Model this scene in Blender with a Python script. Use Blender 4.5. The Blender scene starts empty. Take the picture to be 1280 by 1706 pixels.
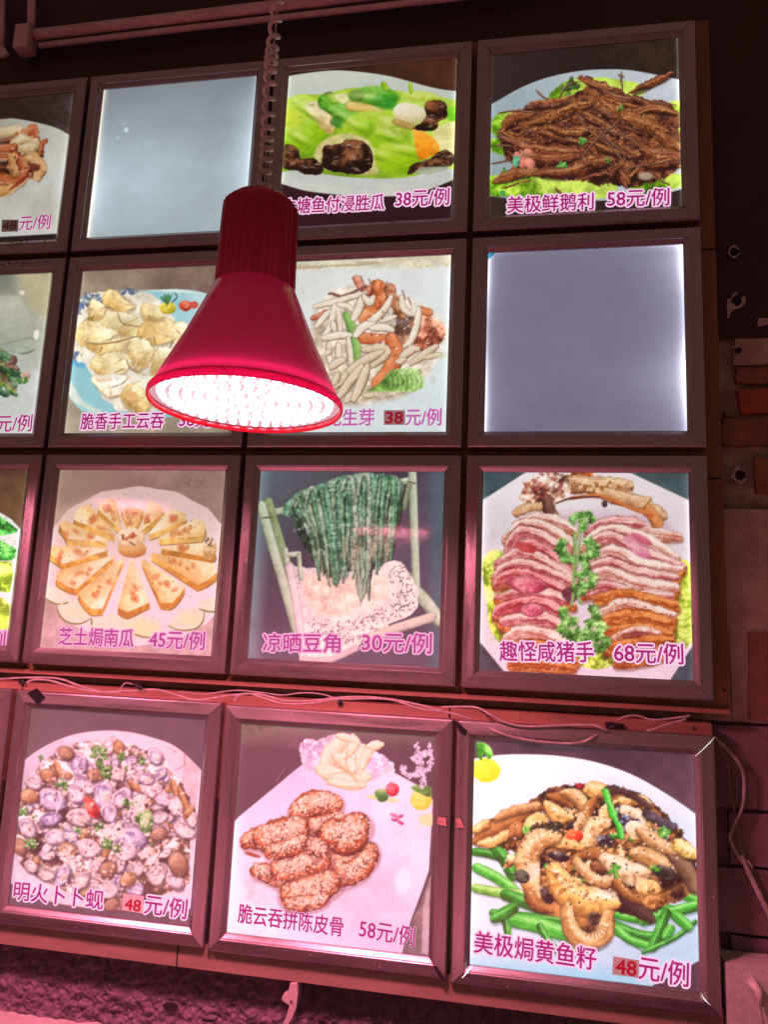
import bpy, bmesh, math, random
import numpy as np
from mathutils import Vector, Matrix

# ---------------------------------------------------------------- scene, camera, world, exposure
scene = bpy.context.scene
COL = scene.collection
Z0 = 1.90                                            # height of the menu grid origin above the floor
FOC, RX, RY, RZ = 1229.97, .16016, -.043257, .1748    # camera recovered from the square boxes
CAM = np.array([.07947, -1.24412, -.30618])
def _rot():
    cx, sx, cy, sy, cz, sz = math.cos(RX), math.sin(RX), math.cos(RY), math.sin(RY), math.cos(RZ), math.sin(RZ)
    return np.array([[cz, -sz, 0], [sz, cz, 0], [0, 0, 1]]) @ np.array([[1, 0, 0], [0, cx, -sx], [0, sx, cx]]) @ np.array([[cy, 0, sy], [0, 1, 0], [-sy, 0, cy]])
ROT = _rot()
def at(px, py, y=0.0):
    """point of the plane at depth y (wall plane = 0) seen at a picture position"""
    d = np.array([(px - 640) / FOC, 1, -(py - 853) / FOC]) @ ROT.T
    p = CAM + d * ((y - CAM[1]) / d[1])
    return Vector((p[0], p[1], p[2] + Z0))
def to_px(P):
    d = (P - np.array([0, 0, Z0]) - CAM) @ ROT
    return 640 + FOC * d[..., 0] / d[..., 1], 853 - FOC * d[..., 2] / d[..., 1]

cam = bpy.data.objects.new('camera', bpy.data.cameras.new('camera')); COL.objects.link(cam)
R3, F3, U3 = Vector(ROT[:, 0]), Vector(ROT[:, 1]), Vector(ROT[:, 2])
m = Matrix.Identity(4)
for i in range(3): m[i][0], m[i][1], m[i][2] = R3[i], U3[i], -F3[i]
m[0][3], m[1][3], m[2][3] = CAM[0], CAM[1], CAM[2] + Z0
cam.matrix_world = m
cam.data.sensor_fit = 'HORIZONTAL'; cam.data.sensor_width = 36; cam.data.lens = FOC / 1280 * 36
cam.data.clip_start = .02; cam.data.clip_end = 100
scene.camera = cam

world = bpy.data.worlds.new('World'); scene.world = world; world.use_nodes = True
bg = world.node_tree.nodes['Background']
bg.inputs['Color'].default_value = (.14, .070, .058, 1)      # dim warm room
bg.inputs['Strength'].default_value = 1.0

vs = scene.view_settings
vs.view_transform = 'Standard'; vs.look = 'None'; vs.exposure = 0; vs.gamma = 1; vs.use_curve_mapping = False
scene.cycles.max_bounces = 6; scene.cycles.sample_clamp_indirect = 4; scene.cycles.use_denoising = True

LAMP_POWER, LAMP_COLOR = 26.0, (1.0, .23, .35)
# ---------------------------------------------------------------- print painter
# The dish photographs are flat prints: they are drawn here, shape by shape, into
# small colour arrays that later colour the fine grid of each printed sheet.
TILE = None
def _tile():
    r = np.random.RandomState(5); n = 512
    a = np.zeros((n, n))
    for k, amp in ((8, 1), (16, .8), (32, .6), (64, .45), (128, .35), (256, .25)):
        g = r.rand(k, k) * 2 - 1
        x = np.arange(n) * k / n; i = x.astype(int); f = x - i; f = f * f * (3 - 2 * f)
        j = (i + 1) % k
        rows = g[i] * (1 - f)[:, None] + g[j] * f[:, None]
        a += amp * (rows[:, i] * (1 - f) + rows[:, j] * f)
    return a / a.std() * .45
TILE = _tile()
def ns(u, v):
    """tiling noise, one unit = 16 texels"""
    u = np.mod(u * 16, 512); v = np.mod(v * 16, 512)
    i = u.astype(int) % 512; j = v.astype(int) % 512
    fu = u - np.floor(u); fv = v - np.floor(v); i2 = (i + 1) % 512; j2 = (j + 1) % 512
    return (TILE[j, i] * (1 - fu) + TILE[j, i2] * fu) * (1 - fv) + (TILE[j2, i] * (1 - fu) + TILE[j2, i2] * fu) * fv

def catmull(p, n=6, closed=False):
    p = np.array(p, float); m = len(p); out = []
    rng_ = range(m if closed else m - 1)
    for i in rng_:
        if closed: a, b, c, d = p[(i - 1) % m], p[i], p[(i + 1) % m], p[(i + 2) % m]
        else: a, b, c, d = p[max(i - 1, 0)], p[i], p[i + 1], p[min(i + 2, m - 1)]
        for t in np.arange(n) / n:
            out.append(.5 * ((2 * b) + (-a + c) * t + (2 * a - 5 * b + 4 * c - d) * t * t + (-a + 3 * b - 3 * c + d) * t ** 3))
    if not closed: out.append(p[-1])
    return np.array(out)

def hull(pts):
    P = sorted(set((round(float(x), 2), round(float(y), 2)) for x, y in pts)); o = []
    for seq in (P, P[::-1]):
        h = []
        for p in seq:
            while len(h) > 1 and (h[-1][0] - h[-2][0]) * (p[1] - h[-2][1]) - (h[-1][1] - h[-2][1]) * (p[0] - h[-2][0]) <= 0: h.pop()
            h.append(p)
        o += h[:-1]
    return o

def C3(*c):
    return np.array(c, float) / 255.

def ramp(cols, l):
    """cols: 1..3 colours (dark, mid, light), l in 0..1"""
    if len(cols) == 1: return np.broadcast_to(cols[0], l.shape + (3,))
    l = np.clip(l, 0, 1)[..., None]
    if len(cols) == 2: return cols[0] * (1 - l) + cols[1] * l
    return np.where(l < .5, cols[0] * (1 - 2 * l) + cols[1] * 2 * l, cols[1] * (2 - 2 * l) + cols[2] * (2 * l - 1))

class Cv:
    """canvas in the units of its own dish picture, ox/oy/s place it on the menu wall"""
    def __init__(s, x0, y0, x1, y1, bg, ox, oy, sc, k=.5, seed=1):
        s.x0, s.y0, s.k, s.ox, s.oy, s.sc = x0, y0, k, ox, oy, sc
        s.w = int((x1 - x0) * k); s.h = int((y1 - y0) * k)
        s.a = np.zeros((s.h, s.w, 3)) + C3(*bg)
        s.r = np.random.RandomState(seed); s.sd = seed * 7.3
    def win(s, bx0, by0, bx1, by1):
        i0 = max(0, int((bx0 - s.x0) * s.k)); i1 = min(s.w, int((bx1 - s.x0) * s.k) + 2)
        j0 = max(0, int((by0 - s.y0) * s.k)); j1 = min(s.h, int((by1 - s.y0) * s.k) + 2)
        if i1 <= i0 or j1 <= j0: return None
        X, Y = np.meshgrid(s.x0 + (np.arange(i0, i1) + .5) / s.k, s.y0 + (np.arange(j0, j1) + .5) / s.k)
        return slice(j0, j1), slice(i0, i1), X, Y
    def put(s, J, I, m, col):
        m = m[..., None]; s.a[J, I] = s.a[J, I] * (1 - m) + col * m
    def poly(s, pts, *cols, soft=2, smooth=0, warp=0, wsc=20, tex=.06, tsc=12, grad=None, a=1, edge=None, ew=4, dot=0):
        P = np.array(pts, float)
        if smooth: P = catmull(P, smooth, True)
        pad = soft + warp + ew
        w = s.win(P[:, 0].min() - pad, P[:, 1].min() - pad, P[:, 0].max() + pad, P[:, 1].max() + pad)
        if w is None: return
        J, I, X, Y = w
        if warp:
            Xw = X + warp * ns(X / wsc + s.sd, Y / wsc); Yw = Y + warp * ns(X / wsc, Y / wsc + 9 + s.sd)
        else: Xw, Yw = X, Y
        ins = np.zeros(X.shape, bool); d2 = np.full(X.shape, 1e9)
        for i in range(len(P)):
            ax, ay = P[i]; bx, by = P[(i + 1) % len(P)]
            ex, ey = bx - ax, by - ay; L = ex * ex + ey * ey + 1e-9
            t = np.clip(((Xw - ax) * ex + (Yw - ay) * ey) / L, 0, 1)
            d2 = np.minimum(d2, (Xw - ax - t * ex) ** 2 + (Yw - ay - t * ey) ** 2)
            if ay != by:
                c = ((ay > Yw) != (by > Yw)) & (Xw < ex * (Yw - ay) / ey + ax)
                ins ^= c
        sd = np.where(ins, 1, -1) * np.sqrt(d2)
        m = np.clip(sd / soft + .5, 0, 1) * a
        cs = [C3(*c) for c in cols]
        if grad is None: l = np.full(X.shape, .5)
        else:
            gx0, gy0, gx1, gy1 = grad; gx, gy = gx1 - gx0, gy1 - gy0
            l = ((X - gx0) * gx + (Y - gy0) * gy) / (gx * gx + gy * gy)
        n = ns(X / tsc + s.sd, Y / tsc)
        col = ramp(cs, l + tex * 2.2 * n) * (1 + tex * n[..., None])
        if dot: col = col * (1 + dot * ns(X / 3 + 3, Y / 3)[..., None])
        if edge is not None:
            e = np.clip(1 - sd / ew, 0, 1)[..., None]; col = col * (1 - e) + C3(*edge) * e
        s.put(J, I, m, np.clip(col, 0, 1))
    def ell(s, cx, cy, rx, ry, ang=0, cols=((90, 60, 30), (160, 110, 60), (220, 180, 130)), warp=.12, tex=.15, soft=2, a=1, light=(-.4, -.7), flat=0, rim=.0, wsc=None, tsc=8):
        R = max(rx, ry) * 1.25 + 3
        w = s.win(cx - R, cy - R, cx + R, cy + R)
        if w is None: return
        J, I, X, Y = w
        c_, s_ = np.cos(ang), np.sin(ang); dx, dy = X - cx, Y - cy
        u = (dx * c_ + dy * s_) / rx; v = (-dx * s_ + dy * c_) / ry
        wsc = wsc or max(rx, ry) * .7
        r = np.sqrt(u * u + v * v) + warp * ns(X / wsc + s.sd, Y / wsc + cx * .013)
        m = np.clip((1 - r) * min(rx, ry) / soft + .5, 0, 1) * a
        nx = u * c_ - v * s_; ny = u * s_ + v * c_
        nz = np.sqrt(np.clip(1 - r * r, 0, 1))
        l = .5 + .5 * (nx * light[0] + ny * light[1]) + .25 * (nz - .6)
        if flat: l = .5 + (l - .5) * (1 - flat)
        n = ns(X / tsc + cx * .1, Y / tsc + s.sd)
        col = ramp([C3(*c) for c in cols], l + tex * 2 * n)
        if rim: col = col * (1 - rim * np.clip((r - .75) * 4, 0, 1)[..., None])
        s.put(J, I, m, np.clip(col, 0, 1))
    def stroke(s, pts, w, *cols, taper=(1, 1), tex=.12, soft=2, a=1, light=-.6, rim=.24, fib=0, warp=.0, sm=6, flat=0, tsc=9):
        """cols dark..light; w half width"""
        P = catmull(pts, sm) if len(pts) > 2 else np.array(pts, float)
        seg = np.sqrt(((P[1:] - P[:-1]) ** 2).sum(1)); cum = np.concatenate([[0], np.cumsum(seg)]); T = cum[-1] + 1e-6
        pad = w + soft + warp + 1
        wn = s.win(P[:, 0].min() - pad, P[:, 1].min() - pad, P[:, 0].max() + pad, P[:, 1].max() + pad)
        if wn is None: return
        J, I, X, Y = wn
        if warp:
            Xw = X + warp * ns(X / 12 + s.sd, Y / 12); Yw = Y + warp * ns(X / 12, Y / 12 + 9 + s.sd)
        else: Xw, Yw = X, Y
        bd = np.full(X.shape, 1e9); bt = np.zeros(X.shape); bs = np.zeros(X.shape); bn = np.zeros(X.shape)
        for i in range(len(P) - 1):
            ax, ay = P[i]; ex, ey = P[i + 1] - P[i]; L = ex * ex + ey * ey + 1e-9
            t = np.clip(((Xw - ax) * ex + (Yw - ay) * ey) / L, 0, 1)
            d = np.sqrt((Xw - ax - t * ex) ** 2 + (Yw - ay - t * ey) ** 2)
            side = np.sign(ex * (Yw - ay) - ey * (Xw - ax))
            up = 1 if ex >= 0 else -1          # side<0 is the upper side when going right
            k = d < bd
            bd = np.where(k, d, bd); bt = np.where(k, (cum[i] + t * seg[i]) / T, bt); bs = np.where(k, side * up, bs)
            ny = abs(ex) / np.sqrt(L); bn = np.where(k, ny, bn)
        if callable(taper): ww = w * taper(bt)
        else:
            q = np.clip(bt / .35, 0, 1); q2 = np.clip((1 - bt) / .35, 0, 1)
            ww = w * (taper[0] + (1 - taper[0]) * np.sin(q * 1.57)) * (taper[1] + (1 - taper[1]) * np.sin(q2 * 1.57))
        x = bd / np.maximum(ww, .1)
        m = np.clip((ww - bd) / soft + .5, 0, 1) * a
        l = .62 + .5 * bs * x * light - .25 * x * x
        if flat: l = .5 + (l - .5) * (1 - flat)
        n = ns(X / tsc + s.sd, Y / tsc)
        if fib: n = n * .5 + fib * ns(bt * T / 60 + s.sd, bs * bd / 2.2 + 7)
        col = ramp([C3(*c) for c in cols], l + tex * 2 * n)
        if rim: col = col * (1 - rim * np.clip((x - .72) * 3.5, 0, 1)[..., None])
        s.put(J, I, m, np.clip(col, 0, 1))
    def specks(s, cx, cy, rx, ry, n, size, cols, ang=0, asp=1.6, a=.9, gauss=False):
        c_, s_ = np.cos(ang), np.sin(ang)
        for i in range(n):
            if gauss: u, v = s.r.randn(2) * .45
            else:
                t = s.r.rand() * 6.28; q = np.sqrt(s.r.rand()); u, v = q * np.cos(t), q * np.sin(t)
            x = cx + u * rx * c_ - v * ry * s_; y = cy + u * rx * s_ + v * ry * c_
            z = size * (.6 + .8 * s.r.rand()); c = cols[s.r.randint(len(cols))]
            s.ell(x, y, z * asp, z, s.r.rand() * 3.14, (c,), warp=0, tex=0, soft=1.6, a=a)
    def line(s, pts, w, col, a=1, soft=1.6):
        s.stroke(pts, w, col, tex=.05, rim=0, a=a, soft=soft, taper=(.5, .5))
    def leaf(s, cx, cy, r, n=7, cols=((30, 90, 20), (70, 150, 50), (150, 210, 110)), seed=0):
        for i in range(n):
            t = s.r.rand() * 6.28; q = r * (.3 + .7 * s.r.rand())
            x, y = cx + np.cos(t) * q * .7, cy + np.sin(t) * q * .7
            s.ell(x, y, r * .42, r * .26, t, cols, warp=.35, tex=.3, soft=1.6, tsc=5)
    def frond(s, cx, cy, r, ang=0, cols=((34, 88, 26), (90, 150, 64), (176, 212, 136)), n=None):
        for k in range(n or 3):
            a0 = ang + (k - 1) * .95; x, y = cx + r * .45 * np.cos(a0), cy + r * .45 * np.sin(a0); P = []
            for i in range(15):
                t = (i / 14 - .5) * 4.6; q = r * (.62 if i % 2 else .40) * (1 - .1 * abs(t)) * (.85 + .3 * s.r.rand()); P.append((x + q * np.cos(a0 + t), y + q * np.sin(a0 + t)))
            s.poly(np.array(P) + [2, 5], (60, 70, 40), a=.35, soft=6)
            s.poly(P, *cols, grad=(x - r * .3, y + r * .5, x + r * .2, y - r * .5), tex=.25, tsc=7, soft=2)
            for t in (-.8, 0, .8): s.line([(cx, cy), (x + r * .45 * np.cos(a0 + t), y + r * .45 * np.sin(a0 + t))], 1.2, (196, 222, 160), a=.5)
    def finish(s, sat=1, lift=0, to=(128, 120, 124), blur=0):
        for _ in range(blur):
            b = np.pad(s.a, ((1, 1), (1, 1), (0, 0)), 'edge'); s.a = (b[1:-1, 1:-1] * 2 + b[:-2, 1:-1] + b[2:, 1:-1] + b[1:-1, :-2] + b[1:-1, 2:]) / 6
        g = s.a.mean(-1, keepdims=True); s.a = g + (s.a - g) * sat; s.a = s.a * (1 - lift) + C3(*to) * lift
        s.grain(.022); return s
    def grain(s, amt=.02):
        n = s.r.randn(s.h, s.w); n = (n + np.roll(n, 1, 0) + np.roll(n, 1, 1) + np.roll(n, (1, 1), (0, 1))) / 2
        s.a = np.clip(s.a * (1 + amt * n[..., None]), 0, 1)
    def sample(s, px, py):
        """px,py wall-picture positions -> colours"""
        a = s.a
        b = np.pad(a, ((1, 1), (1, 1), (0, 0)), 'edge')
        a = (b[1:-1, 1:-1] * 4 + b[:-2, 1:-1] + b[2:, 1:-1] + b[1:-1, :-2] + b[1:-1, 2:]) / 8
        x = np.clip(((px - s.ox) * s.sc - s.x0) * s.k - .5, 0, s.w - 1.001); y = np.clip(((py - s.oy) * s.sc - s.y0) * s.k - .5, 0, s.h - 1.001)
        i = x.astype(int); j = y.astype(int); fx = (x - i)[..., None]; fy = (y - j)[..., None]
        return (a[j, i] * (1 - fx) + a[j, i + 1] * fx) * (1 - fy) + (a[j + 1, i] * (1 - fx) + a[j + 1, i + 1] * fx) * fy
CREAM = ((138, 88, 36), (226, 184, 112), (252, 238, 196))
BROWN = ((70, 40, 20), (150, 95, 50), (215, 165, 105))
GREEN = ((20, 80, 15), (60, 160, 40), (150, 215, 110))

def dish_roe():                      # stir-fried roe on garlic stalks, bottom right box
    c = Cv(90, 190, 1140, 1330, (72, 50, 62), 750, 1160, 2.667, seed=3)
    c.poly([(90, 190), (1140, 190), (1140, 560), (90, 560)], (62, 52, 62), (84, 62, 72), grad=(90, 190, 1140, 500), tex=.15, tsc=60)
    c.poly([*catmull([(60, 285), (200, 262), (330, 257), (480, 264), (640, 290), (800, 343), (950, 425), (1086, 518), (1200, 620)], 5), (1180, 1135), (1101, 1176), (1040, 1210), (900, 1284), (820, 1340), (60, 1340)],
           (252, 246, 252), (226, 232, 244), (180, 208, 228), grad=(300, 300, 700, 1260), tex=.03, tsc=90)
    c.poly([(660, 330), (800, 383), (1086, 558), (1130, 700), (900, 540), (700, 420)], (205, 220, 236), a=.6, soft=50, tex=.02)
    c.poly([(60, 1160), (600, 1200), (860, 1240), (800, 1400), (60, 1400)], (150, 205, 225), a=.8, soft=70, tex=.02)
    # pineapple slice and leaf
    c.ell(160, 325, 62, 52, .2, ((235, 205, 30), (250, 225, 60), (255, 240, 120)), flat=.5)
    c.poly([(120, 205), (160, 210), (185, 235), (190, 262), (170, 280), (150, 250), (140, 285), (120, 260)], *GREEN, grad=(120, 280, 190, 205), tex=.2, smooth=3)
    # garlic stalks
    G1 = ((25, 110, 25), (70, 180, 60), (160, 225, 130)); G2 = ((12, 70, 15), (35, 130, 35), (90, 190, 80))
    for pts, w, g in [([(110, 690), (180, 700), (300, 740)], 16, G2), ([(190, 655), (240, 720), (280, 800)], 22, G2), ([(120, 760), (200, 800), (290, 860)], 20, G1),
                      ([(115, 850), (220, 870), (340, 880)], 18, ((60, 120, 30), (130, 190, 80), (200, 230, 150))), ([(250, 880), (380, 930), (520, 990)], 24, G2),
                      ([(190, 960), (330, 975), (520, 1000)], 15, G2), ([(255, 985), (380, 1010), (530, 1060)], 30, G1), ([(245, 960), (258, 1060)], 14, G2),
                      ([(280, 940), (200, 985)], 22, G2), ([(400, 1020), (440, 1090), (480, 1130)], 14, G2), ([(720, 960), (830, 985), (940, 980)], 18, G1),
                      ([(940, 850), (1020, 870), (1090, 900)], 20, G1), ([(930, 930), (1010, 950), (1090, 940)], 16, G2), ([(860, 1000), (960, 960), (1090, 925)], 17, G1),
                      ([(720, 1010), (840, 1060), (960, 1070)], 20, G2), ([(730, 1020), (800, 1080), (900, 1110)], 16, G1), ([(960, 960), (930, 1040), (900, 1110)], 19, G2),
                      ([(1090, 1000), (1000, 1070), (860, 1135)], 9, G2), ([(1000, 970), (1060, 1020)], 20, G1), ([(980, 1030), (960, 1060)], 18, G1), ([(550, 1030), (620, 1080), (560, 1130)], 22, ((60, 110, 25), (120, 170, 70), (180, 215, 130)))]:
        c.stroke([(x + 2, y + 9) for x, y in pts], w * 1.2, (30, 70, 50), a=.35, soft=9, rim=0)
        c.stroke(pts, w * 1.25, *g, taper=(.9, .8), fib=.5, tex=.2)
        c.line([(x, y - w * .5) for x, y in pts], 2.4, (190, 236, 160), a=.6)
    c.line([(520, 1100), (700, 1050), (860, 1135)], 3, (30, 90, 30))
    # dark sauce body
    c.poly([(110, 620), (200, 540), (330, 480), (450, 410), (600, 395), (740, 405), (880, 450), (980, 560), (1090, 690), (1085, 860), (960, 930), (870, 970), (700, 960), (690, 1040), (600, 1090), (520, 1000), (380, 940), (320, 850), (290, 700), (160, 660)],
           (30, 20, 14), (84, 56, 32), (140, 96, 56), grad=(500, 400, 620, 1000), tex=.5, tsc=22, smooth=4, warp=14, soft=4)
    r = c.r
    for i in range(230):             # small slivers and sauce glints
        t = r.rand() * 6.28; q = np.sqrt(r.rand()); x, y = 620 + q * 400 * np.cos(t), 660 + q * 240 * np.sin(t)
        if y > 560 + abs(x - 600) * 1.1 + 260: continue
        cc = (CREAM, BROWN, ((40, 26, 18), (80, 56, 36), (150, 110, 70)), ((30, 30, 40), (70, 66, 70), (170, 170, 180)), GREEN)[r.choice(5, p=[.34, .3, .2, .08, .08])]
        c.ell(x, y, 12 + 22 * r.rand(), 6 + 9 * r.rand(), r.rand() * 3.1, cc, rim=.3, tex=.3)
    def S(p, w, *cc, **kw):
        kw.setdefault('warp', 7); c.stroke([(x + 3, y + 10) for x, y in p], w, (40, 24, 14), a=.45, soft=10, rim=0, taper=kw.get('taper', (1, 1)))
        c.stroke(p, w, *cc, **kw)
        if w > 20 and cc[-1][0] > 225:
            P = catmull(p, 8)
            for q in P[3:-3:3]: c.ell(q[0] + r.randn() * 5, q[1] - w * .35, w * .3, w * .12, r.rand() * 2, ((255, 246, 228),), soft=5, a=.6)
            for q in P[2:-2:2]: c.ell(q[0] + r.randn() * 8, q[1] + w * (.1 + .6 * r.rand()), w * .35, w * .14, r.rand() * 3, ((150, 98, 50),), soft=6, a=.45)
    S([(115, 640), (190, 590), (260, 560), (350, 500)], 34, *BROWN, taper=(.6, .8), fib=.4)
    S([(130, 655), (200, 640), (290, 590)], 22, *CREAM, taper=(.5, .7), fib=.3)
    S([(200, 545), (270, 510), (390, 480)], 22, (90, 55, 30), (190, 140, 85), (238, 215, 170), taper=(.5, .8), fib=.4)
    S([(110, 590), (160, 565)], 20, *CREAM)
    c.ell(300, 600, 42, 46, .4, BROWN); c.ell(380, 555, 52, 34, -.5, CREAM); c.ell(345, 600, 30, 20, 1, GREEN, tex=.4)
    S([(425, 470), (470, 520), (540, 540)], 34, *CREAM, taper=(.4, .3), fib=.4); S([(440, 440), (500, 450), (540, 490)], 26, *BROWN, taper=(.4, .3), fib=.4)
    S([(500, 425), (570, 450), (600, 520), (560, 580)], 33, (110, 70, 36), (204, 162, 108), (246, 226, 182), taper=(.4, .3), fib=.4)
    S([(600, 410), (660, 415), (700, 440)], 36, *CREAM, taper=(.5, .4), fib=.3); S([(650, 450), (620, 500), (615, 540)], 26, *BROWN, taper=(.5, .3), fib=.4)
    c.ell(578, 398, 20, 14, .2, ((90, 20, 25), (150, 40, 40), (200, 110, 90)))
    c.specks(460, 580, 100, 26, 60, 6, [(30, 36, 26), (60, 64, 40), (20, 20, 24)])
    S([(700, 480), (690, 560)], 32, *CREAM, taper=(.5, .5)); S([(690, 560), (640, 580), (608, 685)], 44, (150, 105, 60), (230, 195, 140), (250, 232, 195), taper=(.6, .35), fib=.25)
    S([(760, 460), (850, 460), (880, 520)], 26, *CREAM, taper=(.6, .7)); S([(700, 415), (800, 430), (880, 490)], 15, (36, 28, 26), (66, 50, 44), (110, 92, 80))
    S([(770, 500), (830, 520), (850, 560)], 24, (180, 150, 110), (236, 220, 185), (250, 240, 220))
    c.specks(800, 560, 80, 22, 60, 6, [(40, 46, 66), (90, 100, 140), (20, 22, 30), (150, 160, 190)], ang=.4)
    c.ell(830, 590, 60, 38, .2, ((170, 130, 90), (225, 200, 160), (246, 234, 210)))
    S([(870, 520), (940, 560), (990, 580)], 20, (30, 26, 30), (60, 54, 60), (120, 115, 125)); c.leaf(950, 600, 40)
    S([(845, 600), (920, 650), (1008, 690)], 34, (110, 72, 40), (205, 165, 115), (240, 218, 178), taper=(.6, .4), fib=.5)
    S([(690, 425), (730, 530), (765, 620)], 15, (20, 130, 25), (60, 195, 60), (170, 235, 140), taper=(1, .9), fib=.2)
    c.ell(556, 618, 38, 30, .1, ((150, 30, 10), (215, 70, 30), (250, 160, 110)), tex=.05)
    c.ell(690, 640, 40, 26, .3, ((22, 22, 26), (50, 48, 50), (130, 130, 140)), tex=.4)
    S([(480, 650), (560, 660), (620, 680)], 22, (170, 110, 50), (230, 185, 115), (250, 225, 170))
    # large curled piece on the left
    S([(470, 625), (390, 640), (348, 700), (350, 790), (388, 890)], 54, (140, 92, 48), (214, 172, 116), (246, 226, 182), taper=(.5, .25), fib=.3)
    c.poly([(330, 760), (400, 730), (398, 800), (350, 810)], (236, 216, 196), a=.7, soft=14)
    S([(340, 860), (380, 920), (450, 950)], 26, *BROWN, taper=(.6, .5), fib=.4)
    c.ell(430, 880, 42, 26, 1.1, ((24, 20, 20), (56, 46, 42), (110, 96, 86)), tex=.3)
    c.ell(320, 800, 34, 28, .5, ((20, 20, 22), (54, 60, 50), (100, 110, 90)), tex=.3)
    c.ell(480, 710, 50, 22, .2, ((20, 18, 20), (52, 46, 46), (140, 130, 120)), tex=.4)
    # centre curl
    S([(555, 715), (640, 690), (712, 740), (730, 800)], 30, *BROWN, taper=(.4, .4), fib=.4); S([(560, 730), (610, 790), (680, 825), (738, 800)], 26, (120, 76, 40), (208, 166, 112), (246, 226, 186), taper=(.8, .7), fib=.5)
    c.ell(660, 760, 44, 26, .5, ((70, 40, 22), (128, 84, 50), (170, 124, 80)), tex=.25)
    S([(685, 715), (760, 765), (830, 785), (893, 745)], 50, (170, 130, 90), (232, 208, 170), (250, 240, 222), taper=(.5, .5), fib=.25)
    S([(810, 690), (890, 715), (985, 775)], 40, (120, 76, 40), (200, 155, 100), (235, 205, 160), taper=(.5, .6), fib=.5)
    c.ell(950, 780, 56, 30, .3, ((24, 24, 26), (60, 56, 50), (110, 110, 96)), tex=.4); c.leaf(905, 770, 26)
    S([(990, 720), (1050, 770), (1085, 850)], 34, (60, 40, 30), (110, 80, 60), (170, 140, 116), taper=(.6, .8), fib=.4)
    S([(1020, 660), (1060, 690), (1090, 700)], 30, (180, 150, 60), (225, 205, 130), (245, 235, 190))
    c.leaf(735, 770, 26); S([(733, 745), (738, 800)], 9, *GREEN)
    # big lower piece
    S([(465, 775), (505, 850), (600, 905), (735, 915)], 68, (152, 98, 40), (230, 184, 106), (252, 234, 176), taper=(.6, .4), fib=.25)
    c.specks(560, 850, 120, 20, 50, 4, [(150, 100, 60), (120, 76, 44)], ang=.6, a=.5)
    c.poly([(640, 850), (740, 870), (745, 910), (650, 890)], (244, 232, 214), a=.7, soft=12, tex=.3)
    S([(520, 945), (540, 1030), (600, 1090), (680, 1060), (700, 970)], 42, (130, 86, 44), (210, 166, 108), (244, 224, 180), taper=(.7, .7), fib=.5)
    c.ell(640, 985, 30, 32, .2, ((50, 36, 26), (100, 76, 50), (150, 118, 84)), tex=.4)
    for q in range(9): c.line([(640 + 14 * np.cos(q * .35 + .2), 1010 + 14 * np.sin(q * .35 + .2)), (645 + 62 * np.cos(q * .35 + .2), 1015 + 66 * np.sin(q * .35 + .2))], 2.4, (120, 80, 46), a=.8)
    S([(770, 890), (830, 930), (890, 985)], 38, (30, 22, 20), (62, 46, 40), (120, 94, 80), taper=(.6, .6), fib=.3)
    S([(740, 830), (790, 880), (840, 900)], 24, *BROWN, fib=.4); c.ell(880, 850, 58, 40, .2, ((150, 100, 50), (222, 185, 120), (246, 226, 176)), tex=.2)
    c.ell(910, 910, 60, 34, -.2, BROWN, tex=.3)
    c.specks(620, 700, 400, 230, 260, 3.4, [(250, 240, 220), (255, 250, 240), (30, 22, 18), (60, 40, 26)], a=.75)
    return c.finish(1.12, .0, (150, 130, 120), 1)

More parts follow.
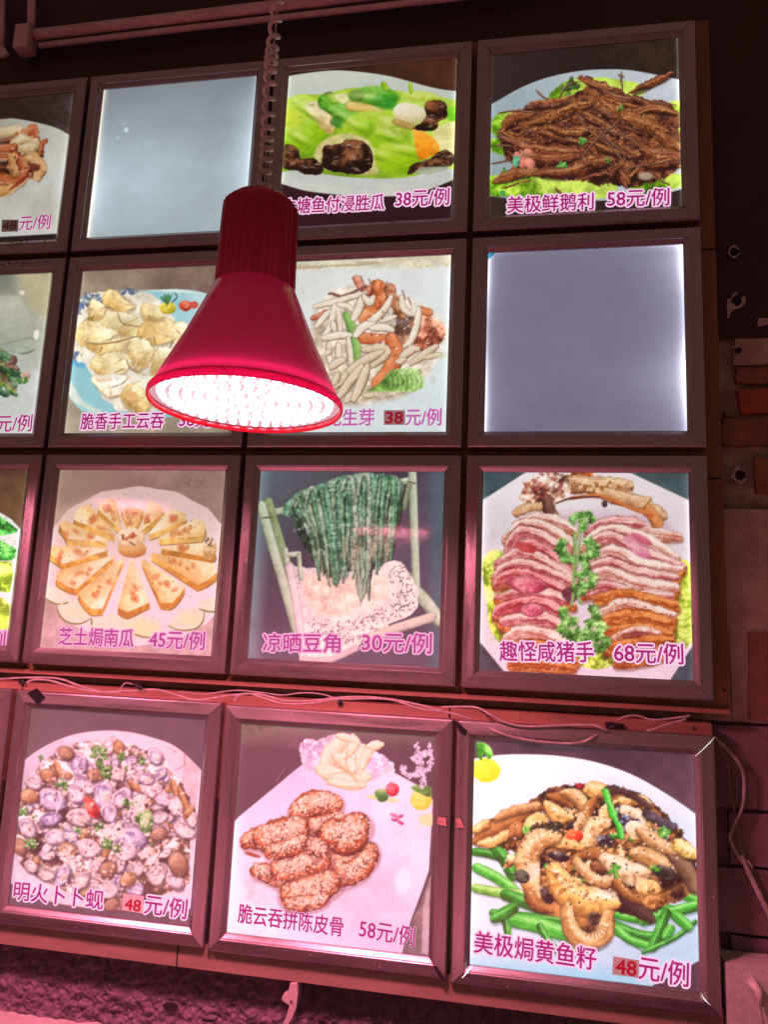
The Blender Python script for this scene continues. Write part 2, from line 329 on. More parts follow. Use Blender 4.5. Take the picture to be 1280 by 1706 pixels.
def dish_ribs():                     # sesame ribs, bottom middle box
    c = Cv(100, 170, 1130, 1320, (86, 64, 74), 340, 1140, 2.909, seed=4)
    c.poly([(100, 170), (1130, 170), (1130, 320), (100, 300)], (128, 118, 104), (92, 72, 80), grad=(500, 190, 500, 300), tex=.3, tsc=40, soft=30)
    c.line([(350, 470), (395, 400)], 3, (150, 130, 140), a=.5); c.line([(380, 480), (440, 400)], 2, (150, 130, 140), a=.4)
    c.poly([(90, 730), (170, 640), (470, 392), (700, 330), (910, 420), (1040, 490), (1110, 560), (1090, 900), (1060, 990), (1000, 1150), (950, 1340), (60, 1340), (60, 760)],
           (242, 226, 248), (234, 206, 240), (240, 226, 244), grad=(200, 900, 900, 500), tex=.04, tsc=80)
    c.poly([(150, 700), (130, 1200), (400, 1240), (300, 1000), (160, 900)], (252, 244, 252), a=.8, soft=60)
    c.poly([(560, 940), (900, 900), (980, 1180), (560, 1150)], (218, 208, 230), a=.6, soft=90, tex=.08, tsc=40); c.poly([(180, 900), (330, 960), (400, 1060), (200, 1050)], (214, 202, 222), a=.6, soft=70, tex=.08)
    c.ell(965, 950, 34, 60, .1, ((250, 246, 255),), soft=30, a=.9)
    c.poly([(1095, 930), (1130, 930), (1130, 1320), (960, 1300), (1000, 1160), (1050, 1060)], (110, 96, 96), (150, 130, 130), grad=(1000, 1200, 1100, 1200), tex=.1)
    c.poly([(1062, 1080), (1090, 980), (1090, 1310), (1055, 1300)], (196, 170, 180), soft=6)
    # doily with fried dough
    c.poly([(470, 370), (465, 300), (500, 262), (560, 268), (620, 245), (700, 250), (850, 330), (905, 370), (918, 420), (880, 440), (700, 490), (560, 450)], (226, 202, 226), (246, 226, 246), grad=(470, 300, 800, 450), warp=8, wsc=8, tex=.15, smooth=3)
    c.specks(530, 310, 60, 45, 60, 5, [(190, 160, 200), (160, 130, 170)], a=.6); c.specks(840, 380, 60, 40, 50, 5, [(210, 180, 215)], a=.6)
    W = ((205, 170, 120), (240, 222, 190), (255, 248, 232))
    for p, w in [([(590, 420), (620, 330), (690, 270)], 44), ([(560, 410), (640, 440), (700, 470)], 42), ([(700, 460), (790, 450)], 46), ([(640, 350), (720, 400), (740, 450)], 38),
                 ([(720, 420), (760, 350), (775, 300)], 26), ([(770, 400), (800, 320), (850, 290)], 24), ([(680, 350), (730, 290), (720, 250)], 26), ([(650, 248), (725, 268)], 20), ([(800, 300), (862, 290)], 24), ([(610, 470), (700, 490), (780, 490)], 22)]:
        c.stroke(p, w, *W, taper=(.6, .5), fib=.2, rim=.12)
    for p in [[(600, 360), (640, 400), (680, 410)], [(700, 290), (690, 380), (710, 430)], [(730, 330), (740, 400)], [(590, 440), (680, 425), (760, 435)], [(575, 460), (620, 490), (780, 500)]]: c.line(p, 3, (205, 170, 125), a=.8)
    # garnish
    c.poly([(780, 545), (830, 530), (950, 560), (920, 572), (830, 560)], (238, 226, 140), soft=10, a=.8)
    c.poly([(826, 520), (860, 505), (895, 520), (888, 560), (850, 568)], (30, 90, 40), (70, 140, 60), (180, 210, 140), grad=(860, 570, 860, 510), smooth=3)
    c.ell(915, 508, 33, 34, 0, ((160, 20, 50), (210, 60, 80), (250, 150, 160)), tex=.12)
    for q in ((920, 632, .3), (948, 640, -.3), (925, 655, .2), (952, 668, .5)): c.ell(q[0], q[1], 20, 9, q[2], ((150, 20, 80), (215, 90, 140), (240, 170, 190)))
    c.ell(1055, 560, 58, 52, 0, ((215, 190, 50), (240, 222, 90), (250, 240, 150)), flat=.3); c.poly([(1000, 500), (1050, 485), (1100, 500), (1100, 545), (1050, 530)], (80, 140, 50), (130, 190, 90), grad=(1000, 545, 1050, 490), tex=.3, smooth=3)
    c.ell(1090, 655, 50, 30, .1, ((240, 224, 150),), soft=14, a=.8)
    for p in [[(1060, 490), (1050, 400), (1030, 290)], [(1050, 420), (1000, 440), (960, 405)], [(1055, 440), (1100, 380), (1095, 300)], [(1040, 350), (1080, 330)], [(1045, 370), (1010, 360)]]:
        c.line(p, 3.5, (200, 180, 205)); 
        for q in catmull(p, 5): c.specks(q[0], q[1], 16, 16, 4, 5, [(236, 220, 240), (210, 190, 220)])
    # ribs
    RB = ((122, 50, 24), (202, 104, 60), (240, 168, 122))
    def rib(p, w, sd):
        w = w * 1.1
        c.stroke([(x + 4, y + 12) for x, y in p], w, (120, 60, 50), a=.35, soft=12, rim=0)
        c.stroke(p, w, *RB, taper=(.8, .8), warp=9, tex=.28, fib=.15, tsc=6, rim=.45)
        P = catmull(p, 8)
        for q in P: c.specks(q[0], q[1] - w * .22, w * .72, w * .55, int(w * .40), 3.4, [(250, 232, 215), (240, 212, 190), (252, 240, 226), (226, 170, 135), (110, 60, 44)], a=.8)
        for q in P: c.specks(q[0], q[1] + w * .4, w * .7, w * .4, int(w * .15), 3, [(250, 225, 200), (90, 40, 24)], a=.7)
        for q in P[::2]: c.ell(q[0] + c.r.randn() * w * .3, q[1] - w * .3 + c.r.randn() * w * .2, w * .3, w * .2, c.r.rand() * 3, ((250, 214, 186),), soft=14, a=.35)
    rib([(460, 620), (540, 570), (620, 580)], 58, 1); rib([(215, 760), (260, 740), (300, 760)], 44, 1); c.line([(200, 815), (270, 835)], 9, (150, 80, 50))
    rib([(530, 690), (600, 680), (650, 660)], 50, 2); rib([(300, 740), (380, 730), (450, 700)], 74, 3)
    rib([(640, 850), (720, 860), (790, 810)], 62, 5); rib([(670, 930), (740, 900), (790, 840)], 56, 5)
    rib([(620, 720), (700, 740), (740, 690)], 78, 4)
    rib([(265, 900), (320, 920), (370, 950)], 44, 6); rib([(370, 900), (460, 880), (560, 850)], 66, 7)
    rib([(330, 810), (410, 790), (470, 760)], 40, 7)
    rib([(430, 1020), (520, 1000), (600, 960)], 72, 8); rib([(420, 1060), (520, 1060), (570, 1040)], 36, 9)
    rib([(530, 780), (560, 800)], 50, 3)
    return c.finish(1.0, .02, (220, 180, 190), 1)

def dish_clams():                    # clams, bottom left full box
    c = Cv(-10, 150, 1140, 1420, (92, 74, 84), 0, 1120, 3.282, seed=5)
    c.poly([(-10, 150), (1140, 150), (1140, 520), (-10, 520)], (96, 80, 84), (88, 70, 82), grad=(0, 200, 1100, 300), tex=.12, tsc=70)
    c.poly([*catmull([(-60, 720), (60, 560), (145, 470), (260, 395), (400, 340), (560, 318), (700, 325), (830, 355), (960, 405), (1089, 522), (1180, 640)], 4), (1180, 1250), (1010, 1300), (700, 1320), (300, 1260), (-60, 1100)],
           (206, 190, 212), (240, 214, 232), (246, 222, 236), grad=(150, 450, 800, 450), tex=.05, tsc=60)
    c.poly([(900, 400), (1000, 440), (1089, 525), (1070, 760), (990, 620), (1010, 500)], (232, 206, 214), (200, 178, 190), grad=(920, 500, 1070, 700), tex=.15, soft=8)
    c.line([(1005, 430), (1010, 500), (960, 535)], 4, (150, 120, 130), a=.7)
    # sauce body
    c.poly([(130, 640), (220, 500), (380, 400), (600, 380), (820, 430), (960, 560), (1060, 740), (1040, 900), (1030, 1140), (920, 1210), (800, 1260), (560, 1290), (330, 1180), (200, 1120), (90, 1000), (100, 800)],
           (110, 78, 60), (164, 132, 116), (220, 198, 194), grad=(700, 1200, 300, 450), tex=.6, tsc=18, smooth=3, warp=12, soft=6)
    c.poly([(80, 1020), (150, 1100), (300, 1170), (560, 1290), (740, 1310), (300, 1260), (80, 1180)], (238, 218, 232), soft=6)
    r = c.r
    SH = [((150, 126, 160), (220, 200, 218), (250, 238, 246)), ((176, 146, 152), (232, 208, 216), (252, 240, 244)), ((120, 106, 156), (196, 178, 212), (244, 232, 246)), ((160, 132, 134), (220, 196, 198), (246, 232, 234))]
    BS = [((130, 80, 46), (188, 138, 88), (238, 204, 156)), ((110, 70, 50), (168, 124, 92), (220, 184, 152))]
    def clam(x, y, rr, ang=None, kind=None, el=.72):
        ang = r.rand() * 3.14 if ang is None else ang
        cc = SH[r.randint(4)] if kind is None else kind
        c.ell(x + 3, y + 8, rr * 1.08, rr * el * 1.1, ang, ((50, 30, 30),), a=.5, soft=8)
        c.ell(x, y, rr, rr * el, ang, tuple(np.array(cc[0]) * .62 if i == 0 else cc[i] for i in range(3)), tex=.12, rim=.22, warp=.2)
        c.ell(x - rr * .04, y + rr * .03, rr * .82, rr * el * .78, ang, (cc[0], cc[1], cc[2]), tex=.3, light=(.3, .6), warp=.28, rim=.1)
        c.ell(x - rr * .2, y - rr * .15, rr * .3, rr * el * .2, ang + .2, ((255, 250, 255),), a=.7, soft=4, tex=0)
        if r.rand() < .5: c.line([(x - rr * .7 * np.cos(ang + 1), y - rr * .6 * np.sin(ang + 1)), (x, y + rr * .1), (x + rr * .6 * np.cos(ang), y + rr * .6 * np.sin(ang))], 2.2, (96, 70, 90), a=.5)
        if r.rand() < .55: c.ell(x + rr * .2, y + rr * .1, rr * .4, rr * el * .36, ang + .4, ((206, 170, 150), (238, 214, 200), (252, 240, 232)), tex=.3, warp=.3)
    def shell(x, y, rr, ang=0, el=.75, k=0):
        c.ell(x + 3, y + 8, rr * 1.05, rr * el * 1.1, ang, ((40, 24, 20),), a=.5, soft=8)
        c.ell(x, y, rr, rr * el, ang, BS[k], tex=.12, rim=.4, warp=.05)
        for q in (.85, .68, .5): 
            th = np.linspace(-1.2, 1.2, 7); ca, sa = np.cos(ang), np.sin(ang)
            c.line([(x + (rr * q * np.cos(t) - rr * .1) * ca - rr * el * q * np.sin(t) * sa, y + (rr * q * np.cos(t) - rr * .1) * sa + rr * el * q * np.sin(t) * ca) for t in th], 1.6, (120, 76, 44), a=.5)
    for i in range(150):
        t = r.rand() * 6.28; q = np.sqrt(r.rand()); x, y = 570 + q * 440 * np.cos(t), 820 + q * 400 * np.sin(t)
        if r.rand() < .72: clam(x, y, 24 + 26 * r.rand(), el=.5 + .35 * r.rand())
        elif r.rand() < .5: shell(x, y, 22 + 22 * r.rand(), r.rand() * 3.1, .5 + .3 * r.rand(), r.randint(2))
        else: c.leaf(x, y, 18, 5, ((30, 70, 24), (80, 130, 60), (160, 200, 130)))
    for a_ in [(600, 400, 55, -.9), (430, 500, 60, 1.2), (350, 440, 50, .2), (190, 600, 56, .4), (290, 700, 80, .6), (280, 800, 60, -.3), (150, 850, 62, 1), (470, 610, 66, .4), (410, 660, 60, .8), (565, 665, 70, 1.3),
               (640, 555, 48, .3), (660, 690, 64, -.8), (595, 770, 60, 1.2), (430, 795, 64, .2), (300, 900, 62, .1), (385, 890, 48, .6), (710, 910, 84, .3), (690, 985, 66, 0), (480, 960, 74, .2), (830, 640, 62, .3), (890, 690, 56, .4),
               (800, 580, 48, .1), (960, 730, 60, 1.3), (870, 790, 46, -.3), (1010, 860, 66, .5), (1050, 800, 44, 1.4), (850, 460, 52, .9), (720, 480, 34, 0), (340, 1110, 66, -1), (250, 1100, 54, .5), (575, 1185, 72, .2), (865, 1100, 66, -1.1),
               (960, 1140, 56, .8), (170, 1060, 44, .8), (640, 1060, 50, .3), (440, 1140, 58, -.9), (740, 1180, 50, .4)]:
        clam(*a_)
    for a_ in [(360, 440, 44, .4), (265, 565, 50, .5), (160, 675, 54, .2), (650, 410, 44, 1.2), (370, 970, 60, .3), (590, 1075, 56, -.5), (975, 1045, 74, 1.2), (870, 880, 48, -.4),
               (520, 560, 46, .2), (110, 950, 50, 1.2), (700, 1130, 50, -.6), (610, 1270, 46, -.5)]:
        shell(*a_, k=r.randint(2))
    for p in [[(300, 480), (330, 560)], [(560, 1010), (600, 960)], [(700, 590), (760, 640)], [(940, 580), (960, 660)], [(975, 620), (1020, 740)], [(1000, 800), (1050, 740)]]:
        c.stroke(p, 18, (110, 66, 34), (176, 124, 72), (232, 196, 140), taper=(.2, .8))
    for x, y, q in [(545, 450, 52), (560, 540, 60), (520, 420, 34), (660, 470, 34), (340, 615, 40), (700, 720, 34), (220, 470, 20), (480, 720, 24), (640, 950, 36), (170, 940, 40), (130, 755, 34), (750, 700, 36), (790, 810, 60), (600, 930, 50), (430, 860, 30), (540, 840, 30), (160, 930, 34), (780, 480, 30), (680, 450, 24)]:
        c.leaf(x, y, q, 9, ((20, 70, 20), (70, 140, 56), (150, 206, 120)))
    c.ell(800, 815, 40, 66, .1, ((50, 120, 50), (130, 190, 100), (200, 235, 160)), tex=.2); c.ell(800, 800, 18, 34, .1, ((190, 220, 160), (220, 240, 190)), a=.8)
    c.poly([(455, 680), (500, 690), (545, 750), (535, 800), (480, 770)], (150, 20, 20), (215, 50, 44), (240, 120, 100), grad=(540, 800, 470, 690), tex=.3, smooth=3)
    c.specks(570, 800, 460, 400, 420, 5, [(250, 236, 230), (244, 220, 206), (255, 246, 240), (120, 70, 60)], a=.8)
    for x, y in [(830, 1000), (770, 720), (380, 1010), (620, 870)]: c.specks(x, y, 60, 50, 40, 7, [(252, 240, 236), (238, 216, 206)])
    c.ell(1050, 1340, 60, 40, 0, ((92, 70, 82),), a=1, soft=6); c.poly([(-10, 1250), (70, 1255), (300, 1290), (560, 1300), (700, 1295), (1010, 1310), (1040, 1420), (-10, 1420)], (84, 66, 76), (98, 74, 84), grad=(0, 1300, 1000, 1300), tex=.1)
    return c.finish(.95, .08, (226, 204, 220), 2)
def dish_trotter():                  # sliced salted pork knuckle, third row right
    c = Cv(90, 110, 1190, 1180, (232, 224, 228), 760, 740, 2.909, seed=7)
    c.poly([(60, 90), (1200, 90), (1200, 1200), (60, 1200)], (240, 236, 238), (226, 216, 222), (236, 214, 226), grad=(300, 100, 700, 1180), tex=.03, tsc=80)
    for p in ([(60, 60), (430, 60), (345, 132), (134, 268), (60, 310)], [(760, 60), (838, 135), (1126, 270), (1230, 320), (1230, 60)]): c.poly(p, (44, 66, 74), (66, 84, 88), grad=(100, 100, 300, 250), tex=.12, tsc=40)
    c.poly([(60, 920), (122, 965), (232, 1100), (280, 1200), (60, 1200)], (52, 56, 64), (70, 66, 76), tex=.15); c.poly([(1230, 900), (1152, 970), (1040, 1140), (1000, 1220), (1230, 1220)], (56, 66, 76), (78, 82, 90), tex=.1)
    c.poly([(140, 270), (300, 300), (240, 460), (140, 520)], (214, 210, 216), a=.6, soft=60)
    LT = ((110, 140, 30), (168, 190, 50), (214, 226, 120))
    c.poly([(130, 560), (220, 520), (260, 700), (240, 960), (170, 900), (150, 780)], *LT, grad=(120, 900, 260, 560), tex=.4, tsc=26, smooth=4, soft=5)
    c.poly([(1050, 600), (1110, 560), (1150, 640), (1160, 900), (1100, 1000), (980, 1000), (1000, 780)], *LT, grad=(1000, 600, 1150, 900), tex=.4, tsc=26, smooth=4, soft=5)
    c.poly([(620, 960), (760, 1000), (760, 1070), (660, 1090), (560, 1040)], *LT, grad=(600, 1000, 700, 1090), tex=.4, smooth=4, soft=5)
    for i in range(26): 
        y = 570 + i * 15; c.line([(1060 + 20 * c.r.rand(), y), (1100, y + 12), (1145, y - 6 + 20 * c.r.rand())], 2, (226, 236, 150) if i % 2 else (120, 150, 40), a=.6)
        c.line([(150 + 10 * c.r.rand(), y + 20), (190, y + 10), (230, y + 24)], 2, (206, 216, 130) if i % 2 else (120, 140, 40), a=.5)
    c.poly([(300, 330), (1000, 330), (1060, 430), (800, 500), (400, 480)], (204, 172, 184), a=.7, soft=50)
    # bone
    BN = ((120, 70, 44), (206, 160, 118), (244, 218, 184))
    S = c.stroke
    c.poly([(555, 110), (665, 110), (668, 180), (560, 180)], (150, 60, 20), (206, 110, 50), (230, 150, 90), tex=.3)
    S([(400, 200), (560, 190), (700, 195), (835, 200)], 44, *BN, taper=(1, .7), warp=10, fib=.7, tex=.25)
    S([(700, 240), (800, 262), (900, 290), (990, 340)], 40, *BN, taper=(.7, .9), warp=8, fib=.5, tex=.2); S([(940, 320), (975, 385)], 30, (140, 70, 30), (204, 130, 76), (236, 180, 130), warp=6)
    S([(900, 300), (935, 265)], 14, *BN); S([(560, 262), (700, 250), (850, 310), (950, 345)], 9, (180, 90, 40), (214, 140, 90))
    c.poly([(300, 250), (340, 190), (380, 145), (450, 140), (540, 160), (560, 210), (545, 250), (480, 275), (400, 290), (345, 300)], (130, 70, 56), (206, 164, 140), (242, 222, 204), grad=(400, 320, 420, 140), warp=12, tex=.45, tsc=14, smooth=3)
    S([(300, 330), (350, 310), (420, 300)], 24, *BN, warp=8); S([(440, 270), (450, 310), (470, 350)], 30, (60, 34, 30), (110, 70, 60), (160, 120, 100), warp=6)
    c.specks(430, 200, 110, 60, 60, 7, [(150, 60, 60), (240, 220, 200), (190, 110, 90), (250, 238, 224)], a=.7); c.specks(700, 205, 140, 20, 50, 5, [(150, 90, 40), (236, 206, 160)], a=.7)
    c.line([(480, 290), (560, 262), (700, 255)], 5, (90, 44, 30)); c.ell(720, 290, 14, 16, 0, ((60, 40, 50), (90, 60, 70)))
    # pork slices: fat-edged fans
    def slice_(pts, w, skin, meat, w2=None):
        P = np.array(pts, float) + c.r.randn(len(pts), 2) * [6, 5]; w = w * (.9 + .25 * c.r.rand())
        S(P + [4, w * .35], w, (120, 50, 40), a=.5, soft=10, rim=0, taper=(.6, .6))
        S(P, w, *skin, taper=(.6, .6), warp=6, tex=.3, tsc=5, rim=.3)
        S(P - [0, w * .34], w * .78, *meat, taper=(.55, .55), warp=7, tex=.3, fib=1.3, rim=.25)
        c.line(P + [0, w * .42], 2.2, (120, 50, 36), a=.5); c.line(P - [0, w * .12], 1.6, (150, 60, 56), a=.5); c.specks(P[:, 0].mean(), P[:, 1].mean() + w * .3, (P[-1, 0] - P[0, 0]) * .4, w * .3, 14, 3, [(240, 150, 80), (250, 220, 200)], a=.6)
    SK = ((146, 66, 24), (200, 112, 52), (234, 160, 100)); SK2 = ((150, 70, 50), (206, 130, 100), (238, 190, 160))
    MT = ((150, 60, 64), (216, 140, 140), (248, 218, 208)); MT2 = ((140, 40, 50), (204, 96, 104), (242, 184, 180)); FT = ((186, 116, 100), (232, 192, 180), (252, 236, 226))
    lf = [([(300, 400), (400, 370), (500, 390), (575, 440)], 36, SK2, FT), ([(250, 470), (330, 410), (450, 430), (570, 520)], 44, SK2, FT), ([(240, 520), (320, 450), (430, 470), (560, 590)], 40, SK2, MT),
          ([(270, 540), (350, 500), (440, 540), (560, 640)], 40, SK2, MT2), ([(215, 590), (300, 550), (420, 570), (560, 670)], 46, SK2, MT), ([(195, 640), (280, 600), (420, 620), (570, 690)], 40, SK, MT),
          ([(205, 690), (290, 650), (420, 680), (530, 740)], 48, SK2, MT2), ([(215, 750), (320, 730), (440, 740), (550, 790)], 44, SK, MT), ([(210, 820), (320, 790), (430, 800), (520, 850)], 50, SK2, MT2),
          ([(225, 880), (330, 860), (440, 870), (520, 910)], 46, SK, MT), ([(240, 940), (350, 920), (480, 950), (560, 1000)], 46, SK, FT), ([(260, 1010), (380, 1000), (500, 1020), (570, 1050)], 44, SK, SK), ([(270, 1080), (400, 1070), (560, 1085)], 30, SK, SK)]
    for q in lf: slice_(*q)
    c.ell(350, 680, 92, 44, .1, ((170, 60, 84), (214, 104, 126), (236, 160, 170)), tex=.3, rim=.3); c.ell(370, 805, 56, 36, 0, ((176, 70, 92), (222, 126, 142), (240, 176, 184)), tex=.25, rim=.3); c.ell(340, 500, 60, 24, .3, ((170, 60, 64), (206, 96, 96)), tex=.3)
    rt = [([(640, 440), (740, 390), (850, 400), (930, 420)], 36, SK2, MT), ([(900, 420), (980, 440), (1075, 450)], 30, SK2, FT), ([(630, 500), (730, 440), (870, 470), (1060, 560)], 50, SK2, FT), ([(640, 520), (750, 470), (900, 540), (1090, 600)], 46, SK2, MT),
          ([(640, 570), (760, 520), (900, 590), (1080, 620)], 44, SK, FT), ([(630, 620), (740, 580), (880, 640), (1070, 660)], 48, SK, MT), ([(620, 680), (740, 640), (870, 700), (1060, 715)], 46, SK, FT), ([(610, 740), (720, 700), (860, 740), (1050, 745)], 44, SK, MT),
          ([(680, 770), (760, 740), (880, 760), (1060, 790)], 44, SK, SK), ([(700, 840), (800, 800), (920, 820), (1050, 830)], 42, SK, FT), ([(710, 880), (850, 850), (1050, 880)], 46, SK, SK), ([(720, 930), (860, 910), (1040, 930)], 46, SK, SK),
          ([(760, 950), (860, 920), (980, 930)], 30, SK, FT), ([(730, 1000), (860, 980), (1040, 960)], 42, SK, SK), ([(780, 1060), (900, 1050), (1010, 1030)], 36, SK, SK2)]
    for q in rt: slice_(*q)
    c.ell(880, 500, 80, 34, .7, ((190, 100, 130), (220, 140, 166), (240, 190, 200)), tex=.3, a=.85); c.ell(900, 460, 60, 18, .5, ((190, 80, 110), (214, 110, 136)), tex=.3, a=.8); c.ell(860, 925, 70, 18, -.1, ((120, 50, 40), (170, 100, 90)), tex=.3)
    c.specks(850, 860, 200, 160, 300, 3.4, [(236, 170, 110), (176, 90, 40), (150, 70, 30)], a=.6); c.specks(400, 1040, 160, 60, 120, 3.4, [(226, 140, 90), (150, 60, 30)], a=.6); c.specks(380, 620, 190, 110, 90, 3.4, [(214, 140, 96), (176, 90, 60), (246, 210, 190)], a=.5)
    c.ell(548, 730, 40, 30, .6, ((60, 20, 40), (110, 50, 70)), a=.8, soft=8)
    # coriander
    CG = ((30, 84, 24), (84, 142, 60), (168, 204, 130))
    S([(600, 370), (596, 480), (590, 590)], 7, (110, 150, 80), (190, 210, 160)); S([(575, 430), (576, 560), (572, 680), (605, 770)], 8, (100, 140, 70), (180, 204, 140)); S([(575, 690), (560, 780)], 7, (120, 150, 80), (170, 200, 130))
    for x, y, q, an in [(590, 375, 50, -1.8), (630, 365, 50, -1), (600, 390, 44, -.2), (540, 505, 66, 3.0), (550, 530, 56, 2.2), (640, 510, 66, -.4), (620, 520, 54, .8), (600, 600, 60, .4), (625, 650, 70, .9), (600, 690, 50, 1.9), (560, 820, 70, 2.4), (560, 880, 76, 1.9), (600, 900, 74, 1.3), (640, 830, 70, .2), (660, 890, 80, .9), (690, 950, 70, 1.2), (640, 950, 66, 1.7)]: c.frond(x, y, q, an)
    for x, y, q in [(600, 360, 20), (640, 350, 16), (570, 385, 14)]:
        c.leaf(x, y, q, 9, CG)
    return c.finish(1.1, .0, (160, 130, 130), 2)

def dish_beans():                    # dried long beans on a bamboo rack, third row middle
    c = Cv(110, 110, 1180, 1200, (74, 72, 86), 370, 740, 3.122, seed=8)
    c.poly([(100, 100), (1190, 100), (1190, 1200), (100, 1200)], (96, 110, 116), (76, 68, 82), (90, 80, 96), grad=(100, 300, 700, 800), tex=.08, tsc=70)
    c.poly([(1080, 100), (1190, 100), (1190, 1200), (1080, 1200)], (84, 112, 122), a=.7, soft=60); c.poly([(100, 100), (240, 100), (190, 1200), (80, 1200)], (120, 140, 146), a=.7, soft=60)
    BB = ((120, 136, 110), (190, 204, 176), (232, 240, 220))
    c.line([(290, 280), (360, 240)], 4, (120, 110, 130), a=.5)
    S = c.stroke
    S([(270, 350), (360, 335), (920, 200), (990, 190)], 18, *BB); S([(240, 300), (290, 470), (345, 650)], 24, (90, 110, 70), (140, 160, 110), (180, 196, 150))
    S([(990, 140), (1000, 440), (1010, 770)], 22, *BB, fib=.3); S([(975, 220), (960, 270), (950, 330)], 14, (110, 120, 90), (170, 176, 150)); S([(330, 550), (345, 660)], 14, *BB); S([(350, 575), (400, 570)], 14, *BB)
    S([(1010, 760), (1070, 830), (1130, 920)], 34, *BB, taper=(.8, 1)); S([(1090, 900), (930, 950), (760, 1010)], 26, (170, 156, 150), (220, 206, 190), (244, 232, 220)); 
    # doily
    c.poly([(345, 620), (420, 640), (700, 640), (880, 610), (950, 630), (1010, 740), (1020, 800), (1005, 870), (900, 930), (760, 985), (700, 1060), (560, 1130), (440, 1110), (430, 1020), (420, 950), (400, 880), (370, 760)],
           (222, 204, 210), (244, 226, 222), (252, 238, 228), grad=(350, 700, 700, 900), warp=8, wsc=10, tex=.08, smooth=3)
    c.poly([(420, 680), (860, 680), (850, 800), (720, 880), (500, 900), (430, 800)], (246, 214, 196), (252, 232, 214), grad=(420, 700, 800, 850), soft=40, tex=.12, tsc=10)
    r = c.r
    def holes(cx, cy, rx, ry, n, ang=0):
        for i in range(n):
            u, v = r.rand(2) * 2 - 1; x = cx + u * rx * np.cos(ang) - v * ry * np.sin(ang); y = cy + u * rx * np.sin(ang) + v * ry * np.cos(ang)
            c.ell(x, y, 7, 2.8, r.rand() * 3.1, ((100, 84, 98),), warp=0, tex=0, soft=2.4, a=.8)
    holes(930, 700, 60, 70, 46); holes(950, 810, 60, 60, 40); holes(860, 880, 90, 40, 50, -.3); holes(700, 940, 100, 40, 46, -.15); holes(500, 950, 80, 40, 30, .1); holes(650, 1010, 90, 22, 30, -.1); holes(390, 720, 24, 50, 12); holes(560, 1000, 60, 30, 16)
    # rack legs in front
    S([(205, 320), (260, 520), (330, 760), (390, 990)], 26, *BB, taper=(1, .8), fib=.3); S([(350, 640), (390, 850), (425, 1130)], 22, (196, 176, 176), (236, 214, 214), (250, 236, 232)); S([(400, 580), (410, 700)], 12, *BB)
    S([(430, 1120), (560, 1120), (700, 1060)], 16, (190, 168, 170), (226, 206, 204)); c.line([(200, 385), (270, 378)], 5, (110, 110, 80)); c.line([(960, 195), (1010, 205)], 5, (110, 110, 80))
    # beans: many thin hanging strands
    def strand(x0, y0, x1, y1, w, g, over=None):
        mx = (x0 + x1) / 2 + r.randn() * 8
        pts = [(x0 - 22, y0 + 26), (x0, y0), (x0 + 16, y0 + 60), (mx, (y0 + y1) / 2), (x1, y1)]
        c.stroke(pts, w, *g, taper=(.6, .5), warp=5, tex=.35, tsc=5, rim=.45)
    GS = [((40, 78, 60), (98, 156, 122), (176, 214, 188)), ((34, 70, 50), (110, 156, 122), (190, 214, 190)), ((48, 66, 50), (120, 146, 116), (196, 208, 180)), ((60, 76, 62), (146, 168, 146), (214, 224, 206)), ((30, 70, 44), (76, 140, 96), (150, 200, 160))]
    c.poly([(362, 300), (440, 250), (540, 205), (720, 175), (880, 180), (930, 215), (935, 380), (880, 580), (790, 650), (700, 640), (560, 690), (470, 600), (390, 460)], (44, 62, 54), (58, 82, 66), tex=.4, tsc=12, smooth=3, warp=8, grad=(400, 600, 700, 200))
    def top(u): return np.interp(u, [0, .12, .3, .42, .6, .8, .93, 1], [295, 240, 215, 178, 158, 160, 168, 205])
    def bot(u): return np.interp(u, [0, .1, .22, .38, .5, .6, .68, .76, .88, 1], [470, 640, 745, 735, 700, 690, 815, 690, 630, 560])
    for i in range(86):
        u = (i * .618) % 1; x0 = 360 + u * 570; y0 = top(u) + r.rand() * 16
        y1 = bot(u) * (1 - .22 * r.rand() ** 2) ; x1 = x0 + (690 - x0) * .16 + 46 * (1 - u) + r.randn() * 12
        dx = 26 + 14 * r.rand(); mx = (x0 + x1) / 2 + r.randn() * 10
        g = GS[r.randint(5)]; w = 9 + 6 * r.rand()
        pts = [(x0 - dx, y0 + 60 + 40 * r.rand()), (x0 - dx * .6, y0 + 14), (x0, y0), (x0 + dx * .45, y0 + 40), (mx + 6, (y0 + y1) / 2), (x1, y1)]
        c.stroke([(x + 5, y + 3) for x, y in pts], w, (26, 44, 36), taper=(.5, .3), a=.55, soft=6, rim=0, warp=4)
        c.stroke(pts, w, *g, taper=(.6, .3), warp=4, tex=.22, tsc=7, rim=.3, soft=2.5)
        c.line([(x - w * .35, y + 4) for x, y in pts[2:-1]], 2, (214, 228, 214), a=.45)
    for i in range(26):
        x0 = 600 + 290 * r.rand(); y0 = 470 + 60 * r.rand(); c.stroke([(x0, y0), (x0 + r.randn() * 8, y0 + 70), (x0 - 12, y0 + 150 - abs(x0 - 720) * .4)], 8, (96, 90, 70), (156, 150, 124), (210, 204, 180), taper=(.2, .3), warp=4, tex=.3, tsc=6, a=.6, soft=4)
    for x in (702, 724, 750): c.stroke([(x, 560), (x + 4, 700), (724, 836)], 9, *GS[3], taper=(.4, .2), warp=3, rim=.3)
    c.specks(650, 400, 280, 220, 260, 3.4, [(216, 226, 214), (230, 236, 224), (44, 66, 54)], a=.45, asp=2.4)
    return c.finish(1.02, .02, (150, 130, 136), 1)

